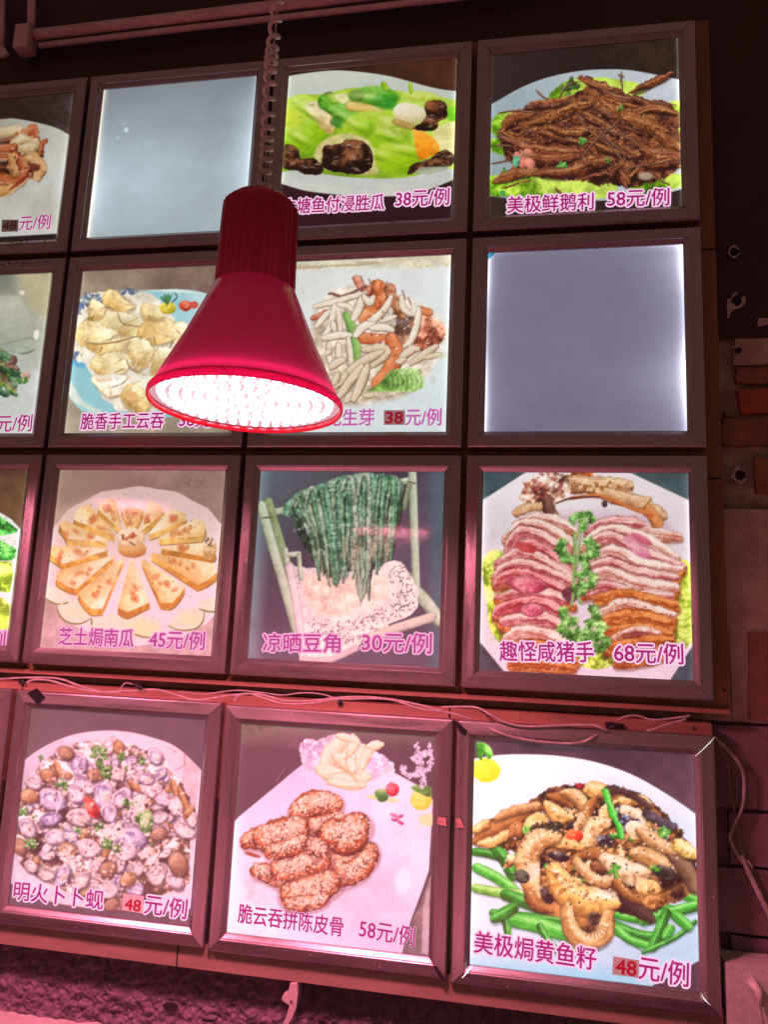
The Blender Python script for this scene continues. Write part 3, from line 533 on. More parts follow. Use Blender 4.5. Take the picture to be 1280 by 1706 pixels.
def dish_pumpkin():                  # cheese baked pumpkin wedges, third row left
    c = Cv(200, 120, 1210, 1140, (168, 142, 136), 0, 740, 3.2, seed=9)
    c.poly([(180, 100), (1230, 100), (1230, 500), (180, 500)], (170, 144, 128), (150, 118, 112), (160, 134, 126), grad=(300, 120, 1100, 400), tex=.1, tsc=70)
    c.poly([(180, 900), (1230, 900), (1230, 1160), (180, 1160)], (180, 150, 150), (196, 170, 172), tex=.1)
    edge = []
    for i in range(64):
        t = i / 64 * 6.283; rr = 1 + .012 * np.cos(i * 6.283 / 4)
        edge.append((740 + 520 * rr * np.cos(t), 640 + (412 if np.sin(t) < 0 else 430) * rr * np.sin(t)))
    c.poly(edge, (224, 200, 196), (244, 222, 224), (248, 220, 232), grad=(500, 260, 760, 1060), tex=.03, tsc=70, soft=4)
    c.poly([(300, 360), (500, 300), (600, 700), (300, 900)], (236, 214, 196), a=.5, soft=90)
    for i in range(40):
        t = 3.3 + i / 40 * 2.8; c.line([(740 + 440 * np.cos(t), 640 + 330 * np.sin(t)), (740 + 510 * np.cos(t), 640 + 400 * np.sin(t))], 5, (226, 204, 200), a=.5, soft=5)
    # pale melon slices along the rim
    ML = ((228, 206, 160), (246, 226, 206), (250, 234, 220))
    for p in ([(244, 820), (310, 855), (365, 840), (340, 780), (250, 760)], [(305, 860), (320, 910), (360, 945), (420, 955), (480, 930), (470, 850), (380, 820)], [(900, 965), (960, 990), (1040, 985), (1085, 940), (1085, 880), (980, 880)], [(1060, 880), (1120, 892), (1180, 890), (1180, 820), (1080, 830)],
              [(490, 940), (540, 1010), (620, 1030), (720, 1010), (800, 1030), (860, 960), (700, 900)]):
        c.poly(p, (246, 230, 204), (246, 226, 214), smooth=4, tex=.03, soft=4)
    c.ell(760, 985, 90, 46, 0, ((244, 226, 160),), soft=30, a=.6); c.ell(1010, 930, 60, 36, 0, ((244, 230, 170),), soft=24, a=.6); c.ell(400, 900, 60, 30, 0, ((240, 226, 180),), soft=20, a=.6)
    for p in ([(244, 822), (290, 850), (325, 852)], [(335, 852), (365, 843)], [(303, 862), (318, 910), (360, 948), (425, 957), (480, 932)], [(898, 968), (960, 992), (1040, 984), (1082, 944), (1090, 890)], [(1060, 878), (1120, 893), (1180, 890)], [(715, 1012), (760, 1026), (805, 1030)], [(487, 925), (490, 965)]):
        c.line(p, 5, (120, 130, 70))
    S = c.stroke
    def wedge(a_, r0, r1, wid, flip=1):
        """a_ direction, r0..r1 from the plate centre"""
        cx, cy = 700, 545
        ex, ey = np.cos(a_), np.sin(a_) * .80; px_, py_ = -np.sin(a_), np.cos(a_) * .8
        def P(r_, w_, dz=0): return (cx + ex * r_ + px_ * w_, cy + ey * r_ + py_ * w_ + dz)
        h = 34
        jr = 1 + .05 * c.r.randn(); top = [P(r0, -6), P(r1 * .94 * jr, -wid * .9), P(r1 * 1.01 * jr, -wid * .3), P(r1 * 1.03, wid * .5), P(r1 * .95, wid * 1.05), P(r0, 6)]
        side = [(x, y + h) for x, y in top]
        c.poly([(x + 2, y + 5) for x, y in side], (200, 160, 130), a=.35, soft=12)
        c.poly(hull(top + side), (206, 136, 44), (234, 172, 74), (246, 196, 104), grad=(cx, top[2][1] + h, cx, top[0][1]), tex=.15)
        c.line([side[1], side[2], side[3], side[4]], 3, (110, 100, 40), a=.9); c.line([side[4], side[5]], 2.5, (150, 84, 30), a=.8)
        c.poly(top, (238, 192, 118), (250, 220, 160), (253, 236, 200), grad=(top[4][0], top[4][1], top[1][0], top[1][1]), tex=.08, tsc=30)
        for k in range(5):
            q = r0 + (r1 - r0) * (.3 + .6 * c.r.rand()); w_ = wid * (c.r.rand() - .5) * .9 * (q - r0) / (r1 - r0)
            x, y = P(q, w_); c.ell(x, y, 12 + 16 * c.r.rand(), 9 + 8 * c.r.rand(), c.r.rand() * 3, ((214, 120, 56), (232, 160, 96)), warp=.4, soft=9, a=.7)
            c.specks(x, y, 14, 10, 2, 2.6, [(150, 76, 40)], a=.7)
    for a_, r0, r1, wd in [(-2.45, 120, 370, 66), (-2.02, 120, 330, 58), (-1.57, 90, 250, 60), (-1.12, 120, 300, 56), (-.72, 130, 350, 60), (-.35, 160, 400, 62), (-2.85, 140, 400, 60), (2.98, 130, 430, 64), (0.05, 160, 440, 52), (2.55, 115, 440, 80), (.42, 120, 450, 86), (2.1, 95, 430, 86), (.95, 105, 420, 86), (1.52, 80, 425, 88)]:
        wedge(a_, r0, r1, wd)
    c.ell(1120, 560, 36, 56, .2, ((196, 150, 80), (232, 200, 140), (246, 226, 190)), tex=.3); c.specks(1120, 520, 26, 24, 26, 4, [(90, 70, 40), (240, 220, 190)]); 
    c.ell(698, 560, 74, 42, 0, ((196, 128, 60), (230, 176, 100), (240, 190, 120))); c.ell(698, 495, 72, 46, 0, ((222, 180, 120), (244, 214, 166), (252, 236, 210)), tex=.2); c.poly([(626, 500), (770, 500), (768, 560), (630, 560)], (236, 186, 116), a=.6, soft=14)
    c.ell(698, 500, 70, 44, 0, ((226, 186, 130), (246, 218, 172), (252, 236, 210)), tex=.2); c.specks(690, 490, 40, 20, 16, 6, [(206, 120, 70), (190, 90, 50)]); c.line([(650, 480), (655, 505)], 3, (70, 50, 40)); c.line([(690, 520), (720, 540)], 3, (70, 50, 40))
    c.specks(740, 600, 430, 340, 60, 3, [(110, 110, 90), (150, 120, 90)], a=.6)
    c.specks(1030, 210, 60, 20, 8, 4, [(110, 90, 80)])
    return c.finish(.95, .05, (190, 160, 150), 1)
def dish_sprouts():                  # pale shoots with carrot, second row middle
    c = Cv(200, 120, 1160, 1060, (214, 220, 216), 380, 380, 3.048, seed=11)
    c.poly([(180, 100), (1180, 100), (1180, 1080), (180, 1080)], (206, 208, 200), (216, 224, 224), (206, 220, 222), grad=(300, 120, 800, 1060), tex=.025, tsc=80)
    c.poly([(180, 130), (700, 150), (1160, 120), (1160, 190), (900, 205), (500, 200), (180, 215)], (214, 206, 176), a=.8, soft=22, tex=.12)
    c.stroke([(340, 200), (520, 195), (690, 180), (760, 176)], 7, (150, 128, 80), (186, 168, 124), a=.7, warp=5); c.stroke([(760, 176), (900, 160), (1100, 145)], 5, (190, 174, 130), (206, 194, 160), a=.6, warp=5)
    c.specks(900, 190, 240, 16, 16, 6, [(200, 180, 120)], a=.5)
    c.poly([(430, 470), (520, 330), (720, 270), (860, 330), (1010, 400), (1110, 500), (1080, 640), (1000, 760), (900, 850), (640, 900), (520, 860), (440, 700)], (186, 160, 130), (214, 196, 168), (226, 214, 196), a=.85, soft=30, tex=.2, smooth=4, grad=(500, 800, 800, 300))
    S = c.stroke; r = c.r
    OR = ((150, 62, 24), (206, 106, 56), (236, 162, 110)); RB = ((120, 50, 34), (186, 100, 72), (226, 160, 130)); GN = ((66, 110, 36), (120, 170, 70), (184, 216, 140))
    WH = ((150, 120, 92), (224, 208, 184), (246, 240, 226)); WH2 = ((140, 108, 80), (210, 188, 158), (238, 226, 206))
    c.poly([(960, 430), (1030, 450), (1110, 510), (1080, 580), (990, 620), (940, 590)], *RB, tex=.35, tsc=16, smooth=4, warp=8, grad=(960, 600, 1040, 440), soft=8)
    c.poly([(860, 480), (950, 450), (960, 560), (900, 600), (840, 560)], (120, 80, 60), (170, 120, 90), tex=.4, soft=8, smooth=3); c.ell(870, 460, 50, 30, .4, ((110, 90, 90), (150, 126, 130)), tex=.4)
    S([(660, 260), (690, 310), (760, 330)], 24, *RB, warp=8, tex=.3); S([(760, 300), (780, 350), (750, 400), (700, 460)], 38, *OR, warp=6, tex=.25); S([(820, 310), (850, 380), (880, 440)], 28, (110, 60, 30), (170, 100, 60), (210, 150, 110), warp=6, tex=.3)
    S([(430, 460), (500, 430)], 14, *RB, warp=5); S([(520, 335), (600, 340), (700, 300)], 7, (100, 60, 50), (140, 90, 80), warp=5)
    for x, y in [(690, 290), (730, 300), (820, 310), (900, 360), (930, 390)]: S([(x, y), (x - 14, y - 40 * r.rand() - 10)], 4, (140, 90, 90), (180, 140, 140))
    S([(600, 440), (640, 540), (655, 650), (650, 700)], 26, *GN, taper=(.6, .6), fib=.4)
    S([(985, 420), (1020, 430)], 22, *OR); S([(690, 560), (800, 570), (840, 600)], 30, *OR, tex=.1)
    for p, w in [([(440, 400), (560, 370), (700, 330)], 17), ([(450, 500), (500, 440), (530, 420)], 17), ([(480, 560), (520, 500), (545, 400), (560, 440), (570, 540)], 18), ([(560, 390), (610, 400), (640, 430)], 16), ([(640, 460), (670, 400), (690, 340)], 24),
                 ([(690, 350), (720, 380), (740, 350)], 20), ([(650, 530), (720, 480), (790, 420), (830, 350)], 20), ([(650, 545), (690, 500), (740, 490)], 24), ([(730, 510), (790, 505), (835, 520)], 22), ([(780, 470), (850, 450)], 16), ([(880, 350), (890, 410), (930, 440)], 18),
                 ([(970, 410), (960, 490), (930, 570), (900, 600)], 20), ([(490, 560), (560, 545), (620, 545)], 22), ([(530, 480), (540, 520)], 16), ([(510, 590), (515, 680)], 18), ([(560, 590), (560, 680)], 18), ([(610, 560), (620, 640), (625, 730)], 17)]: S(p, w, *WH, taper=(.7, .6), fib=.25, rim=.5)
    S([(830, 560), (850, 640), (820, 730), (760, 790)], 44, *OR, taper=(.7, .8), tex=.1)
    c.poly([(830, 720), (900, 710), (980, 720), (1000, 800), (950, 830), (800, 830), (700, 830), (760, 800)], *GN, grad=(800, 850, 900, 700), tex=.25, tsc=30, soft=12)
    for i in range(16): x = 800 + 12 * i; c.line([(x, 735 + 10 * r.rand()), (x + 16, 775), (x + 10, 820)], 2.5, (200, 226, 160) if i % 2 else (90, 130, 50), a=.6)
    for p, w in [([(690, 620), (780, 610), (800, 640), (730, 700)], 26), ([(590, 760), (640, 710), (700, 670), (780, 630)], 26), ([(520, 710), (560, 680), (590, 670)], 22), ([(880, 660), (930, 620), (965, 615)], 24), ([(860, 680), (900, 670)], 18), ([(930, 690), (1000, 640), (1060, 600)], 22), ([(1000, 660), (1080, 640)], 16),
                 ([(520, 820), (580, 770), (600, 740)], 22), ([(560, 860), (620, 780), (680, 700)], 24), ([(600, 880), (630, 840)], 22), ([(640, 870), (680, 780), (710, 700)], 26), ([(690, 850), (740, 850)], 16), ([(540, 790), (560, 740)], 20), ([(500, 640), (520, 620)], 18)]: S(p, w, *WH2, taper=(.6, .6), fib=.3, rim=.5)
    c.specks(860, 540, 180, 140, 70, 4, [(250, 240, 230), (80, 50, 40), (214, 120, 90)], a=.6); c.ell(1040, 770, 16, 20, 0, ((190, 200, 190),), soft=8, a=.6); c.ell(1080, 650, 30, 14, 0, ((200, 206, 160),), soft=10, a=.6)
    return c.finish(.95, .04, (200, 200, 196), 1)

def dish_wontons():                  # crisp hand-made wontons on a blue plate, second row left
    c = Cv(290, 120, 1360, 1040, (140, 124, 110), 0, 400, 3.048, seed=12)
    c.poly([(270, 100), (1400, 100), (1400, 1060), (270, 1060)], (118, 96, 86), (150, 136, 118), (176, 166, 146), grad=(1000, 120, 400, 1000), tex=.08, tsc=80)
    c.poly([(300, 560), (380, 330), (560, 270), (700, 262), (900, 250), (1040, 270), (1200, 330), (1300, 500), (1300, 760), (1100, 880), (850, 900), (600, 890), (440, 880), (350, 790), (320, 680)],
           (150, 200, 206), (128, 196, 210), (176, 212, 214), grad=(350, 900, 1000, 260), tex=.05, smooth=5, tsc=60)
    c.poly([(320, 560), (350, 700), (420, 820), (560, 890), (480, 880), (370, 820), (310, 720)], (214, 222, 208), a=.9, soft=14); c.poly([(700, 256), (900, 250), (1050, 272), (900, 266)], (206, 226, 220), soft=6)
    c.ell(380, 610, 60, 26, .6, ((80, 160, 200),), soft=16, a=.8); c.ell(830, 320, 140, 40, .1, ((120, 186, 206),), soft=40, a=.5)
    c.poly([(370, 580), (390, 330), (480, 270), (600, 262), (720, 262), (850, 340), (900, 470), (880, 700), (800, 860), (640, 880), (520, 800), (440, 640)], (222, 218, 196), (236, 230, 212), grad=(400, 300, 800, 800), warp=10, wsc=10, tex=.12, smooth=3)
    r = c.r
    for cx, cy, rx, ry, n in [(430, 310, 44, 40, 26), (500, 300, 50, 30, 24), (650, 262, 60, 14, 18), (400, 350, 24, 30, 12), (390, 590, 30, 20, 10)]: c.specks(cx, cy, rx, ry, n, 6, [(70, 90, 130), (110, 130, 150)], a=.8, asp=2)
    W = ((190, 156, 84), (234, 216, 156), (250, 244, 212)); W2 = ((200, 160, 92), (240, 220, 160), (252, 244, 208)); W3 = ((166, 126, 62), (224, 190, 120), (246, 228, 172))
    def fold(pts, cc=W):
        P = np.array(pts, float); g = (P[:, 0].min(), P[:, 1].max(), P[:, 0].max() * .6 + P[:, 0].min() * .4, P[:, 1].min())
        c.poly(P + [3, 9], (130, 96, 56), a=.45, soft=14, smooth=4)
        c.poly(P, *cc, grad=g, tex=.12, tsc=26, smooth=2, warp=16, wsc=26, edge=(190, 152, 92), ew=5, soft=3)
        m_ = P.mean(0); k_ = r.randint(len(P))
        for q_ in (0, 2): a_ = P[(k_ + q_) % len(P)]; c.stroke([a_ * .9 + m_ * .1, a_ * .5 + m_ * .5 + r.randn(2) * 10, m_ + r.randn(2) * 16], 7, (196, 156, 96), (250, 240, 206), taper=(.2, .2), a=.75, soft=5, rim=0); c.line([a_ * .8 + m_ * .2 + [0, 7], a_ * .4 + m_ * .6 + [0, 8]], 2, (150, 110, 60), a=.6)
    for p, cc in [([(530, 330), (560, 240), (620, 270), (690, 330), (640, 370), (570, 350)], W3), ([(450, 420), (520, 360), (640, 370), (700, 420), (600, 470), (500, 470)], W), ([(380, 470), (440, 390), (520, 430), (600, 480), (500, 530), (420, 520)], W2),
                  ([(600, 440), (680, 400), (760, 420), (700, 490), (620, 500)], W), ([(700, 450), (780, 390), (880, 420), (900, 500), (800, 530), (720, 510)], W3), ([(720, 400), (720, 320), (790, 330), (840, 400)], W), ([(440, 520), (530, 520), (640, 500), (620, 560), (480, 570)], W3),
                  ([(640, 520), (740, 500), (780, 560), (740, 640), (690, 670), (650, 610)], W2), ([(460, 600), (560, 560), (640, 580), (660, 640), (600, 690), (500, 700)], W2), ([(470, 700), (540, 680), (640, 700), (660, 760), (560, 800), (500, 760)], ((196, 180, 140), (232, 224, 196), (246, 242, 226))),
                  ([(780, 570), (860, 540), (920, 600), (880, 700), (800, 740), (760, 660)], W), ([(620, 760), (700, 740), (760, 780), (760, 860), (680, 880), (620, 830)], W3), ([(440, 340), (480, 300), (540, 330), (520, 390), (460, 400)], W2), ([(760, 700), (820, 700), (860, 790), (790, 850), (740, 790)], W2), ([(880, 440), (960, 430), (1000, 520), (920, 560)], W)]: fold(p, cc)
    for p in [[(530, 340), (560, 345), (575, 360)], [(600, 370), (610, 410), (640, 430), (720, 440)], [(430, 520), (520, 528), (620, 510), (700, 490)], [(520, 540), (510, 570)], [(640, 600), (660, 650), (700, 672)], [(560, 750), (620, 730), (650, 700)], [(630, 800), (660, 840)], [(590, 670), (640, 650)], [(780, 490), (790, 530)], [(860, 550), (890, 500)], [(450, 400), (480, 390)]]:
        c.line(p, 3.2, (120, 92, 50), a=.8)
    c.ell(460, 400, 16, 12, 0, ((150, 130, 60),), soft=5); c.specks(680, 560, 180, 200, 60, 4, [(200, 160, 100), (170, 130, 80)], a=.5)
    c.ell(665, 800, 40, 34, .3, ((196, 146, 84), (226, 180, 120)), soft=14, a=.7); c.specks(650, 700, 120, 60, 40, 5, [(230, 236, 236)], a=.6)
    # garnish
    c.ell(852, 345, 40, 30, 0, ((170, 150, 30), (222, 204, 70), (244, 232, 130))); c.specks(852, 345, 30, 20, 12, 4, [(190, 170, 40)])
    for a_ in (-2.4, -1.9, -1.5, -1.1): c.stroke([(850, 322), (850 + 46 * np.cos(a_), 322 + 50 * np.sin(a_))], 7, (40, 90, 60), (90, 150, 100), taper=(1, .2))
    c.line([(870, 320), (900, 290), (885, 268)], 3, (60, 70, 60)); c.ell(942, 335, 34, 30, .2, ((140, 30, 20), (200, 74, 50), (236, 140, 110)), tex=.2); c.line([(925, 325), (950, 320), (955, 340), (935, 345)], 3, (236, 150, 120)); c.ell(985, 330, 24, 18, 0, ((200, 80, 70),))
    return c.finish(1, .03, (190, 180, 150), 1)

def dish_gourd():                    # gourd braised with wood ear fungus, top row
    c = Cv(200, 240, 1160, 1200, (36, 18, 20), 400, 0, 3.048, seed=13)
    c.poly([(180, 200), (1200, 200), (1200, 500), (180, 500)], (38, 22, 20), (48, 28, 20), (70, 42, 26), grad=(300, 400, 1120, 400), tex=.1, tsc=60)
    c.poly([(180, 900), (1200, 900), (1200, 1260), (180, 1260)], (44, 18, 28), (34, 16, 22), grad=(200, 1000, 1100, 1100), tex=.1)
    c.poly(catmull([(150, 420), (250, 388), (380, 368), (480, 360), (600, 366), (740, 385), (850, 412), (950, 440), (1040, 458), (1160, 470)], 4).tolist() + catmull([(1160, 880), (1080, 915), (960, 965), (840, 992), (700, 1000), (560, 995), (400, 980), (300, 962), (150, 915)], 4).tolist(),
           (200, 206, 196), (186, 196, 190), (206, 208, 200), grad=(500, 360, 600, 1000), tex=.03, tsc=60)
    c.poly([(150, 860), (400, 880), (700, 905), (1000, 870), (1160, 840), (1160, 900), (900, 950), (600, 960), (150, 900)], (196, 204, 200), a=.6, soft=30)
    c.poly([(180, 560), (300, 490), (420, 480), (560, 450), (700, 450), (860, 470), (1000, 490), (1160, 560), (1160, 830), (1000, 860), (860, 900), (700, 908), (500, 895), (300, 865), (180, 850)], (110, 150, 30), (150, 186, 50), (180, 210, 90), grad=(300, 880, 600, 460), smooth=4, tex=.12, tsc=60, soft=8)
    E = c.ell; S = c.stroke
    LG = ((104, 150, 16), (150, 190, 36), (196, 220, 110)); MG = ((40, 110, 14), (90, 160, 40), (160, 206, 110)); PK = ((176, 150, 90), (214, 196, 146), (234, 226, 196)); FG = ((16, 8, 6), (52, 28, 16), (112, 74, 50))
    E(330, 600, 130, 110, .7, ((120, 160, 20), (168, 204, 50), (210, 230, 130)), tex=.08, soft=14); E(320, 690, 120, 90, .5, LG, tex=.08, soft=14); E(260, 600, 60, 50, 0, ((200, 214, 60), (206, 220, 80)), soft=24, a=.7)
    c.poly([(330, 540), (380, 515), (420, 540), (480, 620), (470, 680), (430, 670), (370, 600)], *PK, smooth=4, tex=.1, soft=5, grad=(400, 680, 400, 510))
    E(452, 486, 26, 20, -.3, ((30, 34, 20), (60, 60, 40))); S([(440, 520), (520, 570), (600, 630), (570, 645)], 44, *MG, tex=.1, soft=12); S([(480, 620), (560, 640), (610, 600)], 22, (16, 90, 30), (50, 130, 60), soft=14, a=.7)
    S([(480, 505), (540, 480), (620, 476)], 26, *LG, soft=12); E(500, 500, 60, 26, .4, ((150, 180, 70), (196, 210, 120)), soft=16, a=.8); c.poly([(480, 490), (530, 475), (560, 500), (520, 530)], (206, 206, 140), (226, 224, 180), soft=6, smooth=3)
    E(690, 490, 110, 48, .05, MG, tex=.1, soft=12); E(740, 520, 60, 34, .3, ((16, 110, 20), (70, 160, 60)), soft=20, a=.8); E(590, 490, 40, 30, 0, ((70, 110, 30), (130, 160, 80)), soft=10)
    S([(560, 540), (640, 550), (710, 580)], 24, (176, 140, 60), (216, 186, 110), (230, 210, 150), soft=8); E(920, 490, 90, 26, .1, ((150, 180, 40), (190, 206, 90), (210, 224, 140)), soft=8); E(1090, 580, 50, 40, 0, ((90, 170, 20), (140, 210, 60)), soft=14)
    S([(865, 430), (870, 470)], 10, *LG); S([(730, 430), (740, 450)], 14, *LG, soft=8)
    E(690, 680, 170, 110, .2, LG, tex=.07, soft=24); E(600, 650, 90, 60, 0, LG, soft=20, tex=.06); E(800, 800, 130, 90, .1, ((116, 156, 10), (156, 190, 30), (190, 214, 90)), tex=.07, soft=20); E(780, 640, 90, 50, .3, ((130, 160, 40), (176, 196, 80), (206, 216, 130)), soft=14)
    c.poly([(380, 770), (450, 700), (560, 680), (660, 720), (690, 830), (680, 890), (420, 860)], (186, 180, 110), (214, 206, 150), soft=12, smooth=4, tex=.1)
    c.ell(860, 575, 84, 52, .1, ((190, 180, 130), (226, 220, 190), (240, 238, 222)), tex=.08, soft=5); E(830, 610, 50, 22, .4, ((206, 180, 130), (230, 216, 170)), soft=10, a=.7); S([(790, 620), (850, 640), (890, 650)], 16, (150, 120, 60), (200, 176, 110), soft=6)
    c.poly([(1000, 650), (1160, 620), (1160, 790), (1060, 790), (990, 720)], (206, 196, 110), (226, 220, 160), (236, 232, 190), smooth=3, soft=8)
    c.poly([(880, 660), (920, 660), (1000, 720), (1010, 770), (960, 800), (905, 805)], (206, 120, 20), (234, 156, 40), (240, 180, 80), smooth=3, soft=5, tex=.06, grad=(900, 800, 930, 660))
    for i in range(70):
        x, y = 220 + 900 * c.r.rand(), 500 + 360 * c.r.rand(); c.line([(x, y), (x + 14 + 20 * c.r.rand(), y - 4 + 8 * c.r.rand())], 2 + 2 * c.r.rand(), (236, 240, 200) if c.r.rand() < .6 else (70, 120, 20), a=.4, soft=5)
    for x, y, q, an in [(340, 560, 70, .6), (520, 590, 60, .5), (640, 500, 60, .1), (760, 690, 70, .3), (840, 760, 60, .2), (300, 700, 60, .5), (690, 780, 60, .3), (600, 640, 50, .2)]: E(x, y - 10, q, q * .22, an, ((226, 236, 170),), soft=16, a=.45); E(x + 8, y + 26, q, q * .16, an, ((70, 110, 10),), soft=14, a=.4)
    def fungus(pts, hl=1):
        P = np.array(pts, float); c.poly(P, *FG, smooth=4, warp=7, tex=.35, tsc=22, soft=3, grad=(P[:, 0].mean(), P[:, 1].max(), P[:, 0].mean() - 20, P[:, 1].min() - 20), edge=(22, 12, 8), ew=5)
        for i in range(7): 
            x, y = P[c.r.randint(len(P))] * .6 + P.mean(0) * .4 + c.r.randn(2) * 8; c.line([(x, y), (x + 14, y - 6), (x + 26, y + 2)], 2, (196, 180, 160), a=.7)
    fungus([(940, 530), (980, 508), (1030, 515), (1062, 560), (1050, 600), (1010, 620), (990, 660), (930, 668), (880, 655), (930, 620), (950, 590)])
    E(975, 540, 36, 24, .3, ((110, 60, 30), (150, 96, 56)), soft=14, a=.8)
    fungus([(230, 745), (290, 750), (310, 800), (370, 800), (420, 850), (400, 890), (300, 870), (225, 855)]); fungus([(415, 790), (430, 740), (520, 725), (540, 708), (620, 715), (665, 760), (672, 830), (640, 870), (560, 885), (480, 880), (420, 850)]); fungus([(530, 800), (570, 760), (640, 770), (670, 830), (640, 872), (560, 885)])
    fungus([(850, 890), (880, 840), (960, 800), (1010, 770), (1060, 770), (1085, 800), (1060, 850), (960, 855), (890, 880)]); c.poly([(880, 880), (920, 850), (1070, 845), (1050, 865), (960, 890)], (170, 176, 160), soft=6, a=.8)
    return c.finish(1.12, 0, (120, 110, 90), 1)

def dish_goose():                    # fried goose strips with twigs, top right box
    c = Cv(80, 150, 940, 960, (26, 18, 20), 780, 0, 2.56, seed=14)
    c.poly([(60, 120), (960, 120), (960, 500), (60, 500)], (44, 34, 34), (30, 22, 20), (46, 34, 22), grad=(80, 300, 940, 260), tex=.1)
    c.poly([(60, 800), (960, 800), (960, 980), (60, 980)], (40, 30, 32), (52, 40, 34), tex=.1)
    c.poly(catmull([(20, 480), (110, 440), (220, 378), (330, 335), (450, 308), (560, 298), (680, 300), (800, 320), (920, 345), (980, 360)], 4).tolist() + catmull([(980, 780), (910, 808), (780, 840), (600, 856), (400, 856), (200, 850), (60, 832)], 4).tolist(),
           (150, 172, 178), (176, 192, 200), (206, 214, 222), grad=(100, 500, 900, 400), tex=.03, tsc=60)
    LT = ((70, 130, 10), (126, 184, 20), (190, 222, 80)); BR = ((46, 16, 10), (118, 52, 30), (190, 116, 76)); BR2 = ((34, 14, 10), (90, 42, 28), (158, 98, 72)); OB = ((84, 40, 12), (150, 80, 34), (212, 146, 86))
    for p in ([(350, 410), (420, 350), (500, 335), (600, 335), (700, 350), (760, 380), (700, 420), (420, 440)], [(110, 500), (200, 480), (240, 540), (180, 580), (110, 570)], [(105, 590), (170, 600), (180, 660), (105, 650)], [(780, 510), (900, 480), (960, 520), (930, 620), (860, 570)], [(90, 760), (250, 740), (420, 770), (560, 760), (640, 800), (560, 850), (300, 850), (90, 830)], [(700, 740), (860, 740), (960, 760), (900, 800), (720, 830)], [(860, 440), (920, 440), (900, 500)]):
        c.poly(p, *LT, grad=(p[0][0], p[0][1] + 80, p[1][0], p[1][1] - 30), smooth=4, tex=.3, tsc=24, soft=8, warp=6)
    c.leaf(440, 380, 50, 10, ((24, 50, 16), (60, 100, 40), (110, 150, 70))); c.leaf(160, 740, 30); c.leaf(840, 560, 34)
    c.poly([(150, 560), (240, 470), (420, 420), (560, 360), (700, 400), (880, 470), (910, 620), (900, 720), (700, 800), (300, 740), (180, 700)], (50, 22, 14), (90, 44, 26), (120, 66, 40), tex=.5, tsc=16, smooth=4, warp=14, grad=(400, 740, 560, 380), soft=5)
    S = c.stroke; r = c.r
    for i in range(260):
        x = 170 + 710 * r.rand(); y = 560 + r.randn() * 95; 
        if y < 420 + abs(x - 560) * .25: continue
        a_ = r.randn() * .6; L = 30 + 50 * r.rand(); S([(x - L * np.cos(a_), y - L * np.sin(a_)), (x, y - 6), (x + L * np.cos(a_), y + L * np.sin(a_))], 4 + 7 * r.rand(), *(BR, BR2, OB)[r.randint(3)], taper=(.3, .4), warp=6, fib=.5, tex=.25, tsc=6)
    B = [([(700, 400), (790, 350), (878, 312)], 20, BR), ([(480, 330), (540, 360), (620, 380)], 18, BR), ([(560, 380), (640, 420), (720, 430)], 26, BR2), ([(700, 420), (780, 450), (870, 450)], 20, BR2), ([(700, 490), (780, 460), (890, 485)], 24, BR), ([(150, 560), (190, 500), (280, 480)], 26, OB),
         ([(260, 530), (360, 500), (450, 460), (530, 445)], 26, OB), ([(240, 460), (330, 450), (440, 430)], 18, BR2), ([(300, 560), (400, 590), (480, 600)], 22, BR), ([(480, 480), (560, 520), (640, 580)], 28, BR2), ([(660, 500), (740, 530), (840, 560)], 34, OB), ([(800, 570), (860, 610), (910, 640)], 26, OB),
         ([(120, 575), (180, 600), (260, 610)], 14, BR2), ([(210, 620), (340, 640), (490, 650)], 24, BR), ([(200, 660), (340, 680), (480, 665)], 30, BR), ([(640, 620), (700, 660), (760, 640)], 30, BR2), ([(730, 620), (800, 660), (910, 670)], 36, BR), ([(740, 700), (820, 700), (900, 690)], 26, BR),
         ([(110, 775), (200, 745), (300, 730)], 22, OB), ([(280, 740), (400, 735), (520, 710), (610, 680)], 34, BR), ([(500, 700), (580, 690), (620, 680)], 28, BR), ([(650, 730), (680, 790)], 30, BR), ([(540, 620), (600, 640), (660, 660)], 20, BR2), ([(340, 540), (420, 570), (500, 560)], 20, BR), ([(560, 470), (620, 500)], 24, BR2)]
    for p, w, cc in B:
        S([(x + 3, y + 10) for x, y in p], w * .8, (20, 8, 6), a=.6, soft=8, rim=0, taper=(.2, .2)); S(p, w * .9, *cc, taper=(.3, .2), warp=8, fib=.5, tex=.25, tsc=7); c.stroke([(x, y - w * .35) for x, y in p], 3, (232, 176, 130), taper=(.1, .1), a=.5, rim=0, warp=4)
        for k_ in range(2): o_ = r.randn(2) * [10, 9]; S([(x + o_[0] + r.randn() * 7, y + o_[1]) for x, y in p], 3.5 + 4 * r.rand(), *(BR, OB, BR2)[k_], taper=(.2, .2), warp=5, fib=.5, tex=.3, tsc=5)
    c.specks(540, 580, 360, 160, 260, 3, [(206, 140, 90), (230, 176, 130), (40, 16, 10), (60, 26, 16)], a=.6); c.leaf(490, 606, 22); c.leaf(650, 465, 16); c.leaf(400, 710, 24); c.leaf(600, 680, 16)
    for p in [[(460, 480), (500, 540), (540, 580)], [(580, 510), (570, 570), (520, 630), (480, 690)], [(655, 505), (610, 550), (580, 580), (660, 650), (670, 700)], [(570, 590), (620, 640), (672, 695)], [(600, 560), (680, 590), (745, 635)], [(130, 485), (200, 475), (300, 485)], [(290, 385), (320, 415), (345, 425)], [(655, 310), (655, 350), (660, 385)], [(640, 320), (665, 330)], [(390, 420), (420, 370), (470, 350)], [(120, 622), (190, 625)], [(100, 700), (180, 685)], [(880, 680), (800, 700), (660, 720)], [(780, 750), (860, 790)], [(870, 445), (780, 440)], [(540, 550), (620, 550)]]:
